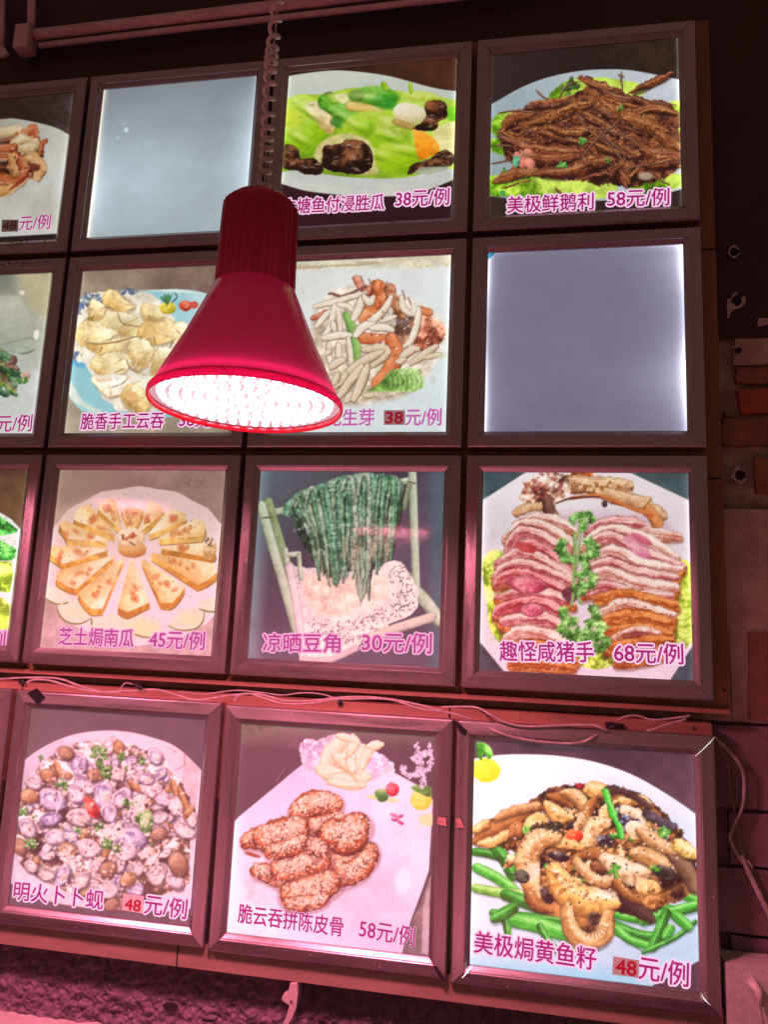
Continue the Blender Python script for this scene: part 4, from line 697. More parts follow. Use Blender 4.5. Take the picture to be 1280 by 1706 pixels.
        c.line(p, 4.5, (60, 34, 26)); c.line([(x - 1, y - 2) for x, y in p], 2.4, (170, 120, 90), a=.85)
    for x, y, cc in [(215, 665, (206, 120, 100)), (245, 660, (220, 140, 110)), (235, 700, (210, 110, 90)), (262, 700, (216, 130, 110)), (205, 690, (90, 170, 130))]: c.ell(x, y, 24, 18, x * .1, (tuple(np.array(cc) * .6), cc, tuple(np.minimum(np.array(cc) * 1.2, 255))), warp=.3, tex=.3)
    c.ell(148, 822, 12, 10, 0, ((60, 170, 90),)); c.ell(760, 752, 30, 18, 0, ((214, 190, 140), (240, 226, 190)), a=.7, soft=10)
    return c.finish(.92, .02, (90, 70, 60), 0)

def dish_pork():                     # cut off dish at the top left
    c = Cv(-220, 400, 345, 1110, (30, 20, 20), 0, 0, 2.667, seed=15)
    c.poly([(-240, 380), (360, 380), (360, 760), (-240, 760)], (26, 16, 14), (40, 30, 26), (60, 50, 50), grad=(0, 450, 340, 500), tex=.12)
    c.poly(catmull([(-240, 620), (-120, 545), (0, 525), (90, 532), (180, 550), (250, 570), (305, 600), (400, 660)], 4).tolist() + [(400, 1034), (242, 1040), (-240, 1068)], (170, 172, 158), (190, 192, 182), (206, 210, 204), grad=(0, 600, 260, 800), tex=.03, tsc=40)
    c.poly([(-240, 700), (-60, 570), (40, 560), (130, 580), (190, 640), (190, 740), (120, 800), (40, 850), (-60, 890), (-240, 860)], (90, 36, 14), (150, 76, 34), (196, 120, 66), tex=.5, tsc=16, smooth=4, warp=12, soft=5)
    R = ((110, 30, 12), (176, 82, 36), (220, 150, 96)); Wt = ((150, 116, 70), (206, 180, 130), (226, 214, 180)); S = c.stroke
    for p, w, cc in [([(0, 600), (60, 580), (110, 590)], 30, Wt), ([(70, 620), (100, 600), (120, 590)], 22, R), ([(120, 600), (150, 570), (165, 610)], 20, R), ([(50, 640), (100, 620), (150, 640)], 22, Wt), ([(80, 660), (140, 660), (165, 630)], 24, Wt), ([(170, 690), (190, 650), (205, 625)], 12, R), ([(-20, 640), (30, 660), (60, 650)], 26, R),
                     ([(30, 700), (60, 740), (70, 790)], 30, ((140, 90, 40), (190, 130, 70), (220, 176, 120))), ([(110, 710), (150, 700), (180, 740), (170, 790)], 30, ((140, 90, 40), (200, 146, 90), (226, 186, 130))), ([(90, 700), (110, 760), (100, 820)], 24, R), ([(0, 780), (50, 820), (90, 800)], 30, R), ([(-30, 850), (30, 850), (60, 830)], 24, ((150, 90, 40), (200, 140, 70), (224, 176, 110))), ([(20, 700), (0, 730)], 30, R), ([(-120, 700), (-60, 700)], 40, R), ([(-130, 800), (-60, 810)], 40, Wt)]:
        S(p, w, *cc, warp=8, tex=.3, taper=(.6, .6), fib=.2)
    c.ell(150, 745, 26, 16, .2, ((90, 30, 20), (130, 56, 40)), soft=6); c.ell(5, 720, 26, 20, 0, ((30, 20, 16), (60, 46, 40)), tex=.4); c.line([(-60, 880), (20, 875), (80, 835), (130, 790)], 4, (206, 186, 140)); c.line([(40, 845), (100, 800), (130, 770)], 5, (150, 40, 20))
    c.specks(40, 700, 160, 120, 70, 4, [(226, 160, 110), (240, 200, 160), (90, 30, 14)], a=.6); c.poly([(130, 900), (230, 820), (240, 1000), (120, 1000)], (178, 176, 160), a=.5, soft=40)
    return c.finish(.9, .02, (120, 110, 100), 1)

def dish_greens():                   # cut off dish, second row
    c = Cv(-170, 160, 260, 1000, (196, 200, 186), 0, 400, 3.048, seed=16)
    c.poly([(-200, 140), (280, 140), (280, 1020), (-200, 1020)], (150, 152, 138), (180, 184, 168), (206, 214, 208), grad=(60, 170, 80, 700), tex=.05, tsc=50)
    c.poly([(80, 160), (260, 160), (240, 400), (150, 340)], (196, 186, 140), a=.7, soft=50); c.poly([(-60, 170), (60, 165), (70, 270), (-60, 260)], (110, 116, 108), a=.6, soft=50)
    c.poly([(-200, 500), (-20, 520), (90, 500), (180, 510), (160, 560), (90, 582), (-20, 560), (-200, 600)], (146, 164, 148), (180, 190, 172), soft=10, smooth=3, grad=(0, 580, 20, 500)); c.poly([(-200, 280), (100, 285), (160, 400), (140, 520), (-200, 530)], (190, 192, 176), (170, 178, 162), soft=16, grad=(0, 300, 0, 520))
    c.line([(0, 530), (60, 520), (130, 500), (180, 505)], 4, (130, 144, 130), a=.7); c.line([(100, 580), (150, 570), (175, 555)], 5, (90, 106, 96), a=.7)
    c.ell(112, 268, 14, 12, 0, ((236, 232, 206),), soft=6); c.ell(185, 480, 14, 26, .1, ((240, 244, 228),), soft=8)
    G = ((20, 60, 40), (60, 110, 74), (130, 170, 120)); r = c.r
    for i in range(80):
        x, y = -60 + 150 * r.rand(), 560 + 230 * r.rand()
        if x > 20 + (y - 540) * .5 or (y > 720 and x > 70): continue
        c.stroke([(x - 20, y - 16), (x, y), (x + 24, y + 20 * r.rand())], 8 + 8 * r.rand(), *(G, G, ((90, 60, 50), (150, 110, 90), (196, 160, 140)), ((60, 90, 30), (120, 150, 60), (180, 200, 120)))[r.randint(4)], warp=5, tex=.3)
    c.ell(70, 610, 20, 26, 0, ((90, 60, 54), (140, 106, 96)), tex=.4); c.ell(128, 690, 26, 20, .2, ((160, 120, 104), (206, 170, 150), (226, 206, 190))); c.leaf(125, 715, 22, 6); c.leaf(100, 720, 18, 6)
    return c.finish(1, 0, (0, 0, 0), 1)

def dish_veg():                      # cut off dish, third row: bright green vegetables
    c = Cv(-210, 110, 140, 1120, (80, 60, 44), 0, 740, 3.2, seed=17)
    c.poly([(-240, 90), (160, 90), (160, 520), (-240, 520)], (80, 56, 44), (106, 82, 52), grad=(-60, 150, 100, 400), tex=.1)
    c.poly([(-240, 300), (0, 365), (60, 400), (98, 440), (150, 500), (150, 1120), (-240, 1120)], (222, 232, 226), tex=.03)
    G = ((10, 110, 30), (50, 180, 60), (130, 225, 110)); r = c.r
    c.poly([(-240, 360), (0, 385), (50, 420), (95, 455), (90, 470), (0, 490), (-240, 480)], *G, tex=.35, tsc=10, grad=(0, 500, 30, 380)); c.poly([(-240, 510), (0, 510), (90, 560), (80, 600), (60, 620), (-240, 620)], *G, tex=.35, tsc=10, grad=(0, 620, 30, 520))
    Y = ((110, 160, 20), (160, 206, 40), (214, 236, 120)); c.poly([(-240, 620), (60, 625), (70, 700), (50, 790), (-240, 760)], *Y, tex=.3, tsc=14, grad=(0, 760, 30, 620)); c.poly([(-240, 810), (20, 820), (55, 860), (40, 990), (-240, 990)], *Y, tex=.25, tsc=20, grad=(0, 990, 30, 820))
    for i in range(60): x, y = -100 + 180 * r.rand(), 390 + 220 * r.rand(); c.line([(x, y), (x + 12, y - 5)], 1.8, (150, 235, 140) if r.rand() < .5 else (10, 90, 30), a=.6)
    c.poly([(-240, 990), (60, 985), (60, 1120), (-240, 1120)], (200, 170, 206)); return c.finish(1, 0, (0, 0, 0), 1)
# ---------------------------------------------------------------- materials
def lin(c):
    c = np.asarray(c, float)
    return np.where(c <= .04045, c / 12.92, ((c + .055) / 1.055) ** 2.4)
def L3(r, g, b): return tuple(float(v) for v in lin(np.array([r, g, b]) / 255.)) + (1,)

def mat(name, base, rough=.5, metal=0, noise=None, bump=None, rough_noise=None, spec=.5, stretch=(1, 1, 1), coat=0, grain=.5):
    """noise=(scale, second colour, contrast) bump=(scale, strength, distance)"""
    m = bpy.data.materials.new(name); m.use_nodes = True; nt = m.node_tree; N = nt.nodes; L = nt.links
    b = N['Principled BSDF']; b.inputs['Base Color'].default_value = (*base[:3], 1)
    b.inputs['Roughness'].default_value = rough; b.inputs['Metallic'].default_value = metal
    b.inputs['Specular IOR Level'].default_value = spec; b.inputs['Coat Weight'].default_value = coat
    tc = N.new('ShaderNodeTexCoord'); mp = N.new('ShaderNodeMapping'); mp.inputs['Scale'].default_value = stretch
    geo = N.new('ShaderNodeNewGeometry'); L.new(geo.outputs['Position'], mp.inputs['Vector'])
    def nz(scale, detail=5, rgh=.6):
        n = N.new('ShaderNodeTexNoise'); n.inputs['Scale'].default_value = scale; n.inputs['Detail'].default_value = detail; n.inputs['Roughness'].default_value = rgh
        L.new(mp.outputs['Vector'], n.inputs['Vector']); return n
    if noise:
        n = nz(noise[0]); r = N.new('ShaderNodeValToRGB'); k = noise[2]
        r.color_ramp.elements[0].position = .5 - k; r.color_ramp.elements[1].position = .5 + k
        r.color_ramp.elements[0].color = (*base[:3], 1); r.color_ramp.elements[1].color = (*noise[1][:3], 1)
        L.new(n.outputs['Fac'], r.inputs['Fac'])
        n2 = nz(noise[0] * 7, 4, .7); mx = N.new('ShaderNodeMix'); mx.data_type = 'RGBA'; mx.blend_type = 'MULTIPLY'; mx.inputs['Factor'].default_value = grain
        r2 = N.new('ShaderNodeValToRGB'); r2.color_ramp.elements[0].position = .3; r2.color_ramp.elements[0].color = (.5, .5, .5, 1); r2.color_ramp.elements[1].position = .62
        L.new(n2.outputs['Fac'], r2.inputs['Fac']); L.new(r.outputs['Color'], mx.inputs['A']); L.new(r2.outputs['Color'], mx.inputs['B']); L.new(mx.outputs['Result'], b.inputs['Base Color'])
    if rough_noise:
        n = nz(rough_noise[0]); mr = N.new('ShaderNodeMapRange'); mr.inputs['From Min'].default_value = .3; mr.inputs['From Max'].default_value = .7
        mr.inputs['To Min'].default_value = rough_noise[1]; mr.inputs['To Max'].default_value = rough_noise[2]
        L.new(n.outputs['Fac'], mr.inputs['Value']); L.new(mr.outputs['Result'], b.inputs['Roughness'])
    if bump:
        n = nz(bump[0], 8, .65); bp = N.new('ShaderNodeBump'); bp.inputs['Strength'].default_value = bump[1]; bp.inputs['Distance'].default_value = bump[2]
        L.new(n.outputs['Fac'], bp.inputs['Height']); L.new(bp.outputs['Normal'], b.inputs['Normal'])
    return m

def emat(name, col, strength, base=None, rough=.3):
    m = mat(name, base or col, rough)
    b = m.node_tree.nodes['Principled BSDF']; b.inputs['Emission Color'].default_value = (*col[:3], 1); b.inputs['Emission Strength'].default_value = strength
    return m

M = {}
M['alu_h'] = mat('brushed_aluminium_horizontal', (.46, .41, .43), .30, .84, grain=.18, noise=(14, (.32, .28, .30), .30), rough_noise=(38, .20, .42), bump=(260, .10, .0006), stretch=(.12, 1, 1.6))
M['alu_v'] = mat('brushed_aluminium_vertical', (.46, .41, .43), .30, .84, grain=.18, noise=(14, (.32, .28, .30), .30), rough_noise=(38, .20, .42), bump=(260, .10, .0006), stretch=(1.6, 1, .12))
M['wood'] = mat('plywood', (.30, .15, .075), .65, noise=(14, (.17, .08, .04), .25), bump=(120, .2, .001), stretch=(1, 1, .18))
M['wood_h'] = mat('timber_batten', (.34, .17, .11), .6, noise=(12, (.20, .09, .06), .28), bump=(120, .2, .001), stretch=(.14, 1, 1))
M['rail'] = mat('painted_batten', (.36, .25, .20), .5, noise=(10, (.25, .16, .13), .3), bump=(90, .15, .001), stretch=(.2, 1, 1))
M['dark_wall'] = mat('dark_paint', (.050, .020, .018), .6, noise=(5, (.022, .010, .010), .25), bump=(40, .3, .003))
M['plaster'] = mat('old_plaster', (.62, .50, .45), .85, noise=(9, (.28, .18, .14), .22), bump=(50, .6, .004))
M['mortar'] = mat('mortar', (.60, .50, .45), .9, noise=(22, (.18, .13, .11), .2), bump=(70, .8, .006))
M['brick'] = mat('fired_brick', (.52, .12, .045), .8, noise=(20, (.26, .07, .04), .25), bump=(70, .6, .004))
M['brick_dull'] = mat('dusty_brick', (.34, .14, .09), .85, noise=(18, (.17, .10, .08), .22), bump=(70, .7, .004))
M['brick_tan'] = mat('tan_brick', (.38, .19, .09), .85, noise=(20, (.22, .09, .05), .25), bump=(70, .6, .004))
M['block'] = mat('painted_block', (.27, .15, .19), .7, noise=(12, (.17, .10, .13), .25), bump=(60, .45, .004))
M['rough'] = mat('rough_render', (.27, .18, .24), .7, noise=(70, (.12, .08, .11), .2), bump=(260, .7, .003))
M['flake'] = mat('bare_white_plaster', (.55, .47, .43), .8, noise=(40, (.36, .28, .26), .25))
M['hole'] = mat('drill_hole_dark', (.012, .008, .008), .9)
M['pvc'] = mat('grey_pvc', (.80, .58, .60), .45, noise=(20, (.55, .36, .36), .25))
M['cable'] = mat('white_cable', (.52, .44, .43), .55, noise=(60, (.26, .21, .21), .22))
M['cable_dark'] = mat('aged_cable', (.22, .17, .15), .5)
M['tape'] = mat('black_tape', (.012, .010, .012), .35)
M['redpaint'] = mat('red_tape', (.42, .19, .17), .5, noise=(80, (.5, .3, .28), .2))
M['casing'] = mat('white_plastic', (.62, .58, .56), .4, noise=(16, (.48, .43, .42), .3))
M['bracket'] = mat('painted_bracket', (.5, .42, .42), .4)
M['dust'] = mat('dust_speck', (.75, .68, .66), .7)
M['screw'] = mat('screw_steel', (.30, .28, .28), .35, .9)
M['leak'] = emat('glowing_leak_sliver', (.85, 1, .97), 1.1)
M['soot'] = mat('grease_stain', (.03, .025, .025), .6)

# printed backlit sheet: ink colour from the painted grid, light from the edge-lit panel behind
def print_mat(name, diffuse=.35, ior=1.5, rough=.07):
    m = bpy.data.materials.new(name); m.use_nodes = True; nt = m.node_tree; N = nt.nodes; L = nt.links
    b = N['Principled BSDF']
    a = N.new('ShaderNodeVertexColor'); a.layer_name = 'ink'
    k = N.new('ShaderNodeAttribute'); k.attribute_name = 'backlight'; k.attribute_type = 'GEOMETRY'
    sc = N.new('ShaderNodeMix'); sc.data_type = 'RGBA'; sc.blend_type = 'MULTIPLY'; sc.inputs['Factor'].default_value = 1; sc.inputs['B'].default_value = (diffuse, diffuse, diffuse, 1)
    L.new(a.outputs['Color'], sc.inputs['A']); du = N.new('ShaderNodeMix'); du.data_type = 'RGBA'; du.inputs['Factor'].default_value = .10; du.inputs['B'].default_value = (.45, .43, .42, 1); L.new(sc.outputs['Result'], du.inputs['A']); L.new(du.outputs['Result'], b.inputs['Base Color'])
    L.new(a.outputs['Color'], b.inputs['Emission Color']); L.new(k.outputs['Fac'], b.inputs['Emission Strength'])
    geo = N.new('ShaderNodeNewGeometry'); n = N.new('ShaderNodeTexNoise'); n.inputs['Scale'].default_value = 90; n.inputs['Detail'].default_value = 6; L.new(geo.outputs['Position'], n.inputs['Vector'])
    mr = N.new('ShaderNodeMapRange'); mr.inputs['From Min'].default_value = .3; mr.inputs['From Max'].default_value = .7; mr.inputs['To Min'].default_value = rough * .6; mr.inputs['To Max'].default_value = rough * 2.2
    L.new(n.outputs['Fac'], mr.inputs['Value']); L.new(mr.outputs['Result'], b.inputs['Roughness'])
    bp = N.new('ShaderNodeBump'); bp.inputs['Strength'].default_value = .05; bp.inputs['Distance'].default_value = .002
    n2 = N.new('ShaderNodeTexNoise'); n2.inputs['Scale'].default_value = 14; L.new(geo.outputs['Position'], n2.inputs['Vector'])
    L.new(n2.outputs['Fac'], bp.inputs['Height']); L.new(bp.outputs['Normal'], b.inputs['Normal'])
    return m
M['print'] = print_mat('backlit_print')
M['diffuser'] = print_mat('frosted_diffuser', .2, rough=.18)
M['ink'] = emat('magenta_ink', L3(186, 28, 128), .70, base=L3(90, 18, 70)); M['ink_edge'] = emat('pale_ink_edge', L3(248, 206, 234), 1.0, base=L3(90, 66, 84))
M['ink_pale'] = emat('faded_ink', L3(200, 96, 178), .85, base=L3(120, 60, 110)); M['ink_edge_pale'] = emat('faded_ink_edge', L3(226, 196, 220), .8, base=L3(140, 120, 140))
M['ink_pink'] = emat('pink_ink', L3(206, 74, 160), .72, base=L3(70, 24, 60)); M['ink_edge_pink'] = emat('pink_ink_edge', L3(244, 182, 216), .9, base=L3(80, 60, 76))
M['sticker'] = emat('grey_sticker', L3(160, 120, 124), .62, base=L3(160, 130, 130)); M['sticker_dark'] = emat('dark_sticker', L3(84, 66, 62), .8, base=L3(90, 70, 66))
M['sticker_pink'] = emat('pink_sticker', L3(224, 150, 165), .7, base=L3(170, 120, 125)); M['red_ink'] = emat('red_ink', L3(160, 10, 40), .75, base=L3(120, 10, 30)); M['dark_ink'] = emat('dark_ink', L3(54, 26, 34), .7)
# ---------------------------------------------------------------- helpers
def tag(o, label=None, cat=None, group=None, kind=None):
    if label: o['label'] = label
    if cat: o['category'] = cat
    if group: o['group'] = group
    if kind: o['kind'] = kind
    return o
def link(name, mesh, parent=None, loc=None):
    o = bpy.data.objects.new(name, mesh); COL.objects.link(o)
    if parent: o.parent = parent
    if loc is not None: o.location = loc
    return o
def empty(name, loc, rot=(0, 0, 0)):
    o = bpy.data.objects.new(name, None); COL.objects.link(o); o.location = loc; o.rotation_euler = rot; o.empty_display_size = .03
    return o
def mesh_of(bm, name, mats, smooth=False, bevel=0):
    if bevel: bmesh.ops.bevel(bm, geom=[e for e in bm.edges if e.is_manifold and e.calc_face_angle(0) > .6], offset=bevel, segments=2, affect='EDGES', profile=.6)
    bmesh.ops.recalc_face_normals(bm, faces=bm.faces)
    me = bpy.data.meshes.new(name); bm.to_mesh(me); bm.free()
    for m_ in (mats if isinstance(mats, (list, tuple)) else [mats]): me.materials.append(m_)
    if smooth: me.shade_smooth()
    return me
def box(bm, x0, x1, y0, y1, z0, z1):
    v = [bm.verts.new(p) for p in ((x0, y0, z0), (x1, y0, z0), (x1, y1, z0), (x0, y1, z0), (x0, y0, z1), (x1, y0, z1), (x1, y1, z1), (x0, y1, z1))]
    for f in ((0, 1, 2, 3), (7, 6, 5, 4), (0, 4, 5, 1), (1, 5, 6, 2), (2, 6, 7, 3), (3, 7, 4, 0)): bm.faces.new([v[i] for i in f])
def box_obj(name, x0, x1, y0, y1, z0, z1, m_, parent=None, bevel=0):
    bm = bmesh.new(); box(bm, x0, x1, y0, y1, z0, z1)
    return link(name, mesh_of(bm, name, m_, bevel=bevel), parent)
def prism(bm, pts, y0, y1):
    """closed outline in x,z extruded from y0 (front) to y1"""
    f = [bm.verts.new((p[0], y0, p[1])) for p in pts]; b = [bm.verts.new((p[0], y1, p[1])) for p in pts]; n = len(pts)
    bm.faces.new(f); bm.faces.new(b[::-1])
    for i in range(n): bm.faces.new((f[i], b[i], b[(i + 1) % n], f[(i + 1) % n]))
def tube(bm, pts, r, seg=8, closed=False, caps=True):
    pts = [Vector(p) for p in pts]; rings = []; n = len(pts); up = None
    for i, p in enumerate(pts):
        t = (pts[min(i + 1, n - 1)] - pts[max(i - 1, 0)]).normalized()
        if up is None: up = t.orthogonal().normalized()
        up = (up - t * up.dot(t)).normalized(); s = t.cross(up); rr = r(i / (n - 1)) if callable(r) else r
        rings.append([bm.verts.new(p + (up * math.cos(a) + s * math.sin(a)) * rr) for a in [2 * math.pi * k / seg for k in range(seg)]])
    for i in range(n - 1):
        for k in range(seg): bm.faces.new((rings[i][k], rings[i][(k + 1) % seg], rings[i + 1][(k + 1) % seg], rings[i + 1][k]))
    if caps: bm.faces.new(rings[0][::-1]); bm.faces.new(rings[-1])
def lathe(bm, prof, seg=64, rfun=None):
    rings = []
    for (r, z) in prof:
        rings.append([bm.verts.new(((r * (rfun(a, r, z) if rfun else 1)) * math.cos(a), (r * (rfun(a, r, z) if rfun else 1)) * math.sin(a), z)) for a in [2 * math.pi * k / seg for k in range(seg)]])
    for i in range(len(prof) - 1):
        for k in range(seg): bm.faces.new((rings[i][k], rings[i][(k + 1) % seg], rings[i + 1][(k + 1) % seg], rings[i + 1][k]))
    return rings
def curve_obj(name, pix, r, m_, y=0, parent=None, seg=7, sub=6):
    """cable through picture positions (px, py[, depth])"""
    P = [at(p[0], p[1], p[2] if len(p) > 2 else y) for p in pix]
    P = catmull([tuple(p) for p in P], sub)
    bm = bmesh.new(); tube(bm, P, r, seg); return link(name, mesh_of(bm, name, m_, smooth=True), parent)
rnd = random.Random(11)
# ---------------------------------------------------------------- the wall
WY = .062                                            # face of the masonry
def wall_grid(name, x0, x1, z0, z1, nx, nz, m_, amp=0, sc=20, y=WY):
    xs = np.linspace(x0, x1, nx + 1); zs = np.linspace(z0, z1, nz + 1); X, Z = np.meshgrid(xs, zs)
    Y = y - amp * (ns(X * sc, Z * sc) + .4 * ns(X * sc * 3.1, Z * sc * 3.1 + 4)) if amp else np.full(X.shape, y)
    V = np.stack([X, Y, Z], -1).reshape(-1, 3)
    idx = np.arange((nx + 1) * (nz + 1)).reshape(nz + 1, nx + 1)
    F = np.stack([idx[:-1, :-1], idx[:-1, 1:], idx[1:, 1:], idx[1:, :-1]], -1).reshape(-1, 4)
    me = bpy.data.meshes.new(name); me.from_pydata(V.tolist(), [], F.tolist()); me.materials.append(m_); me.shade_smooth()
    return link(name, me)
zA = at(1240, 560, WY).z; zB = at(1240, 828, WY).z; zC = at(1240, 1203, WY).z; XR = 1.3; XL = -2.2
tag(wall_grid('upper_wall', XL, XR, zA - .004, Z0 + 1.6, 120, 60, M['dark_wall'], .0016, 6), kind='structure')
tag(wall_grid('mortar_wall', XL, XR, zB - .06, zA + .06, 200, 60, M['mortar'], .004, 24, WY + .012), kind='structure')
tag(wall_grid('plaster_wall', XL, XR, zC, zB - .021, 160, 60, M['plaster'], .002, 9), kind='structure')
lowz = Z0 - .868
bw = tag(wall_grid('block_wall', XL, XR, lowz - .9, zC + .05, 160, 60, M['block'], .002, 14, WY + .016), kind='structure')
tag(wall_grid('rough_render_wall', -1.15, .33, Z0 - 1.22, lowz + .03, 800, 200, M['rough'], .0060, 130, WY - .006), kind='structure')

# exposed bricks beside the board, each its own piece
mw = bpy.data.objects['mortar_wall']
def brick(x0, x1, z0, z1, m_, parent, name='brick', y=WY, d=.03, j=.004, seed=0):
    r = random.Random(seed); bm = bmesh.new(); nx, nz = 5, 3; 
    pts = []
    per = [(x0 + (x1 - x0) * i / nx, z0) for i in range(nx)] + [(x1, z0 + (z1 - z0) * i / nz) for i in range(nz)] + [(x1 - (x1 - x0) * i / nx, z1) for i in range(nx)] + [(x0, z1 - (z1 - z0) * i / nz) for i in range(nz)]
    cx, cz = (x0 + x1) / 2, (z0 + z1) / 2
    for px_, pz_ in per: pts.append((px_ + r.uniform(-j, j) * .8, pz_ + r.uniform(-j, j) * .7))
    prism(bm, pts, y + r.uniform(-.002, .003), y + d)
    return link(name, mesh_of(bm, name, m_, bevel=.003), parent)
def zpx(py, px=1250): return at(px, py, WY).z
def xpx(px, py=700): return at(px, py, WY).x
rows = [(612, 638, 1226, 'brick_dull'), (648, 690, 1234, 'brick'), (698, 742, 1205, 'brick_dull'), (764, 822, 1261, 'brick_tan')]
for i, (ya, yb, xa, mm) in enumerate(rows):
    x = xpx(xa, (ya + yb) / 2); k = 0
    while x < XR - .05:
        L_ = .215 if k else .16 + .05 * (i % 2)
        brick(x, min(x + L_, XR), zpx(yb), zpx(ya), M[mm if k == 0 else ('brick', 'brick_dull', 'brick_tan')[(i + k) % 3]], mw, seed=i * 20 + k); x += L_ + .012; k += 1
brick(xpx(1228), xpx(1228) + .2, zpx(606), zpx(566), M['plaster'], mw, 'plaster_patch', seed=91)
brick(xpx(1210), xpx(1222), zpx(694), zpx(684), M['brick_dull'], mw, 'brick', seed=92, j=.001)
# painted blocks on the lower right
zs_ = [zC - .004, at(1250, 1352, WY).z, at(1250, 1446, WY).z, at(1250, 1560, WY).z, at(1250, 1720, WY).z, at(1250, 1880, WY).z]
for i in range(5):
    x = .335 + (.09 if i % 2 else 0.0); k = 0
    while x < XR:
        brick(x, min(x + .2, XR), zs_[i + 1] + .004, zs_[i] - .002, M['block'], bw, 'block', y=WY + .002, j=.0025, seed=200 + i * 10 + k); x += .206; k += 1
# plaster slabs beside the board
pw = bpy.data.objects['plaster_wall']
brick(at(1246, 1100, WY).x, at(1246, 1100, WY).x + .26, zC + .004, at(1260, 1052, WY).z, M['brick_dull'], pw, 'render_patch', y=WY - .004, j=.002, seed=301)
brick(at(1216, 1100, WY).x, at(1240, 1100, WY).x, zC + .004, at(1225, 1048, WY).z, M['plaster'], pw, 'render_patch', y=WY - .002, j=.002, seed=302)

# drill holes with chipped paint
def drill_hole(px, py, r, flake_pts, label, y=WY):
    c = at(px, py, y); t = empty('drill_hole', (c.x, y - .0015, c.z)); t['label'] = label; t['category'] = 'hole'
    bm = bmesh.new(); pts = [(r * math.cos(a) * rnd.uniform(.85, 1.15), r * math.sin(a) * rnd.uniform(.85, 1.15)) for a in [i * .524 for i in range(12)]]
    prism(bm, pts, -.0022, .0); link('hole_mouth', mesh_of(bm, 'hole_mouth', M['hole']), t)
    for fp in flake_pts:
        bm = bmesh.new(); prism(bm, [((at(a, b, y) - c).x, (at(a, b, y) - c).z) for a, b in fp], -.0016, .0); link('bare_patch', mesh_of(bm, 'bare_patch', M['flake']), t)
ring = lambda cx, cy, r0: [(cx + r0 * math.cos(a) * (1 + .22 * math.sin(3.3 * a + cx)), cy + r0 * math.sin(a) * (1 + .2 * math.cos(2.3 * a))) for a in [i * .35 for i in range(18)]]
def c_ring(cx, cy, r0, r1, a0, a1, n=12):
    A = [a0 + (a1 - a0) * i / n for i in range(n + 1)]
    return [(cx + r1 * (1 + .14 * math.sin(5 * a)) * math.cos(a), cy + r1 * (1 + .14 * math.cos(4 * a)) * math.sin(a)) for a in A] + [(cx + r0 * math.cos(a), cy + r0 * math.sin(a)) for a in A[::-1]]
drill_hole(1223, 421, .0062, [c_ring(1223, 421, 7.5, 10, .4, 5.9)], 'topmost drill hole beside the menu board, thin chipped ring in dark paint')
drill_hole(1227, 502, .0085, [[(1211, 499), (1216, 500), (1222, 490), (1226, 487), (1229, 491), (1223, 495), (1219, 504), (1226, 512), (1233, 509), (1234, 500), (1238, 495), (1242, 497), (1242, 504), (1238, 511), (1228, 516), (1222, 517), (1216, 524), (1214, 533), (1211, 529)]], 'drill hole ringed by a bare white flake running downwards, in dark paint')
drill_hole(1230, 585, .0055, [[(1220, 579), (1226, 576), (1232, 577), (1229, 582), (1223, 582)]], 'drill hole at the lower edge of the dark paint above the bricks')
drill_hole(1233, 792, .0085, [c_ring(1233, 792, 9, 14, .6, 4.6)], 'drill hole in grey mortar just below the dull red brick')
fl = at(1270, 540, WY); bm = bmesh.new(); prism(bm, [((at(a, b, WY)).x, (at(a, b, WY)).z) for a, b in [(1262, 541), (1264, 531), (1275, 531), (1300, 533), (1300, 540), (1280, 541), (1265, 545)]], WY - .002, WY + .004)
tag(link('bare_patch', mesh_of(bm, 'bare_patch', M['flake'])), 'bare white plaster patch where the dark paint has flaked above the bricks', 'patch')

# ---------------------------------------------------------------- boards behind the boxes
BY = .032
t = empty('backing_board', (-.45, BY + .012, Z0 - .41)); tag(t, 'large reddish plywood board carrying the three upper rows of menu boxes', 'board')
def child_box(name, par, x0, x1, y0, y1, z0, z1, m_, bevel=.001):
    o = box_obj(name, x0, x1, y0, y1, z0, z1, m_, None, bevel); o.parent = par; o.matrix_parent_inverse = Matrix.Translation(-par.location); return o
zs1 = at(1195, 415, BY).z; zs2 = at(1212, 797, BY).z
for a, b in ((Z0 + .832, zs1 + .002), (zs1 - .002, zs2 + .002), (zs2 - .002, Z0 - .409)):
    x = .4225
    child_box('panel', t, x - .84, x, BY, BY + .022, b, a, M['wood']); child_box('panel', t, -1.7, x - .843, BY, BY + .022, b, a, M['wood'])
child_box('bottom_edge', t, -1.7, .4195, BY - .010, BY - .0005, Z0 - .411, Z0 - .4035, M['wood_h'])
t2 = empty('backing_board', (-.45, BY + .012, Z0 - .86)); tag(t2, 'low board of pale timber behind the bottom row of menu boxes', 'board')
for x0, x1 in ((-1.7, -.805), (-.803, -.02), (-.017, .391)): child_box('top_batten', t2, x0, x1, BY - .014, BY + .022, Z0 - .600, Z0 - .4265, M['wood_h'])
for x0, x1 in ((-1.7, -.46), (-.457, .395)): child_box('bottom_batten', t2, x0, x1, BY - .020, BY + .024, Z0 - .868, Z0 - .830, M['rail'])
child_box('panel', t2, -1.7, .380, BY + .004, BY + .022, Z0 - .828, Z0 - .602, M['wood'])
for px, py in ((1157, 1213), (1207, 1150)):
    c = at(px, py, BY - .014 if px < 1200 else BY); bm = bmesh.new(); prism(bm, [(c.x + .003 * math.cos(a), c.z + .0025 * math.sin(a)) for a in [i * .63 for i in range(10)]], c.y - .0008, c.y + .001)
    o = link('knot', mesh_of(bm, 'knot', M['soot'])); p = t2 if px < 1200 else t; o.parent = p; o.matrix_parent_inverse = Matrix.Translation(-p.location)

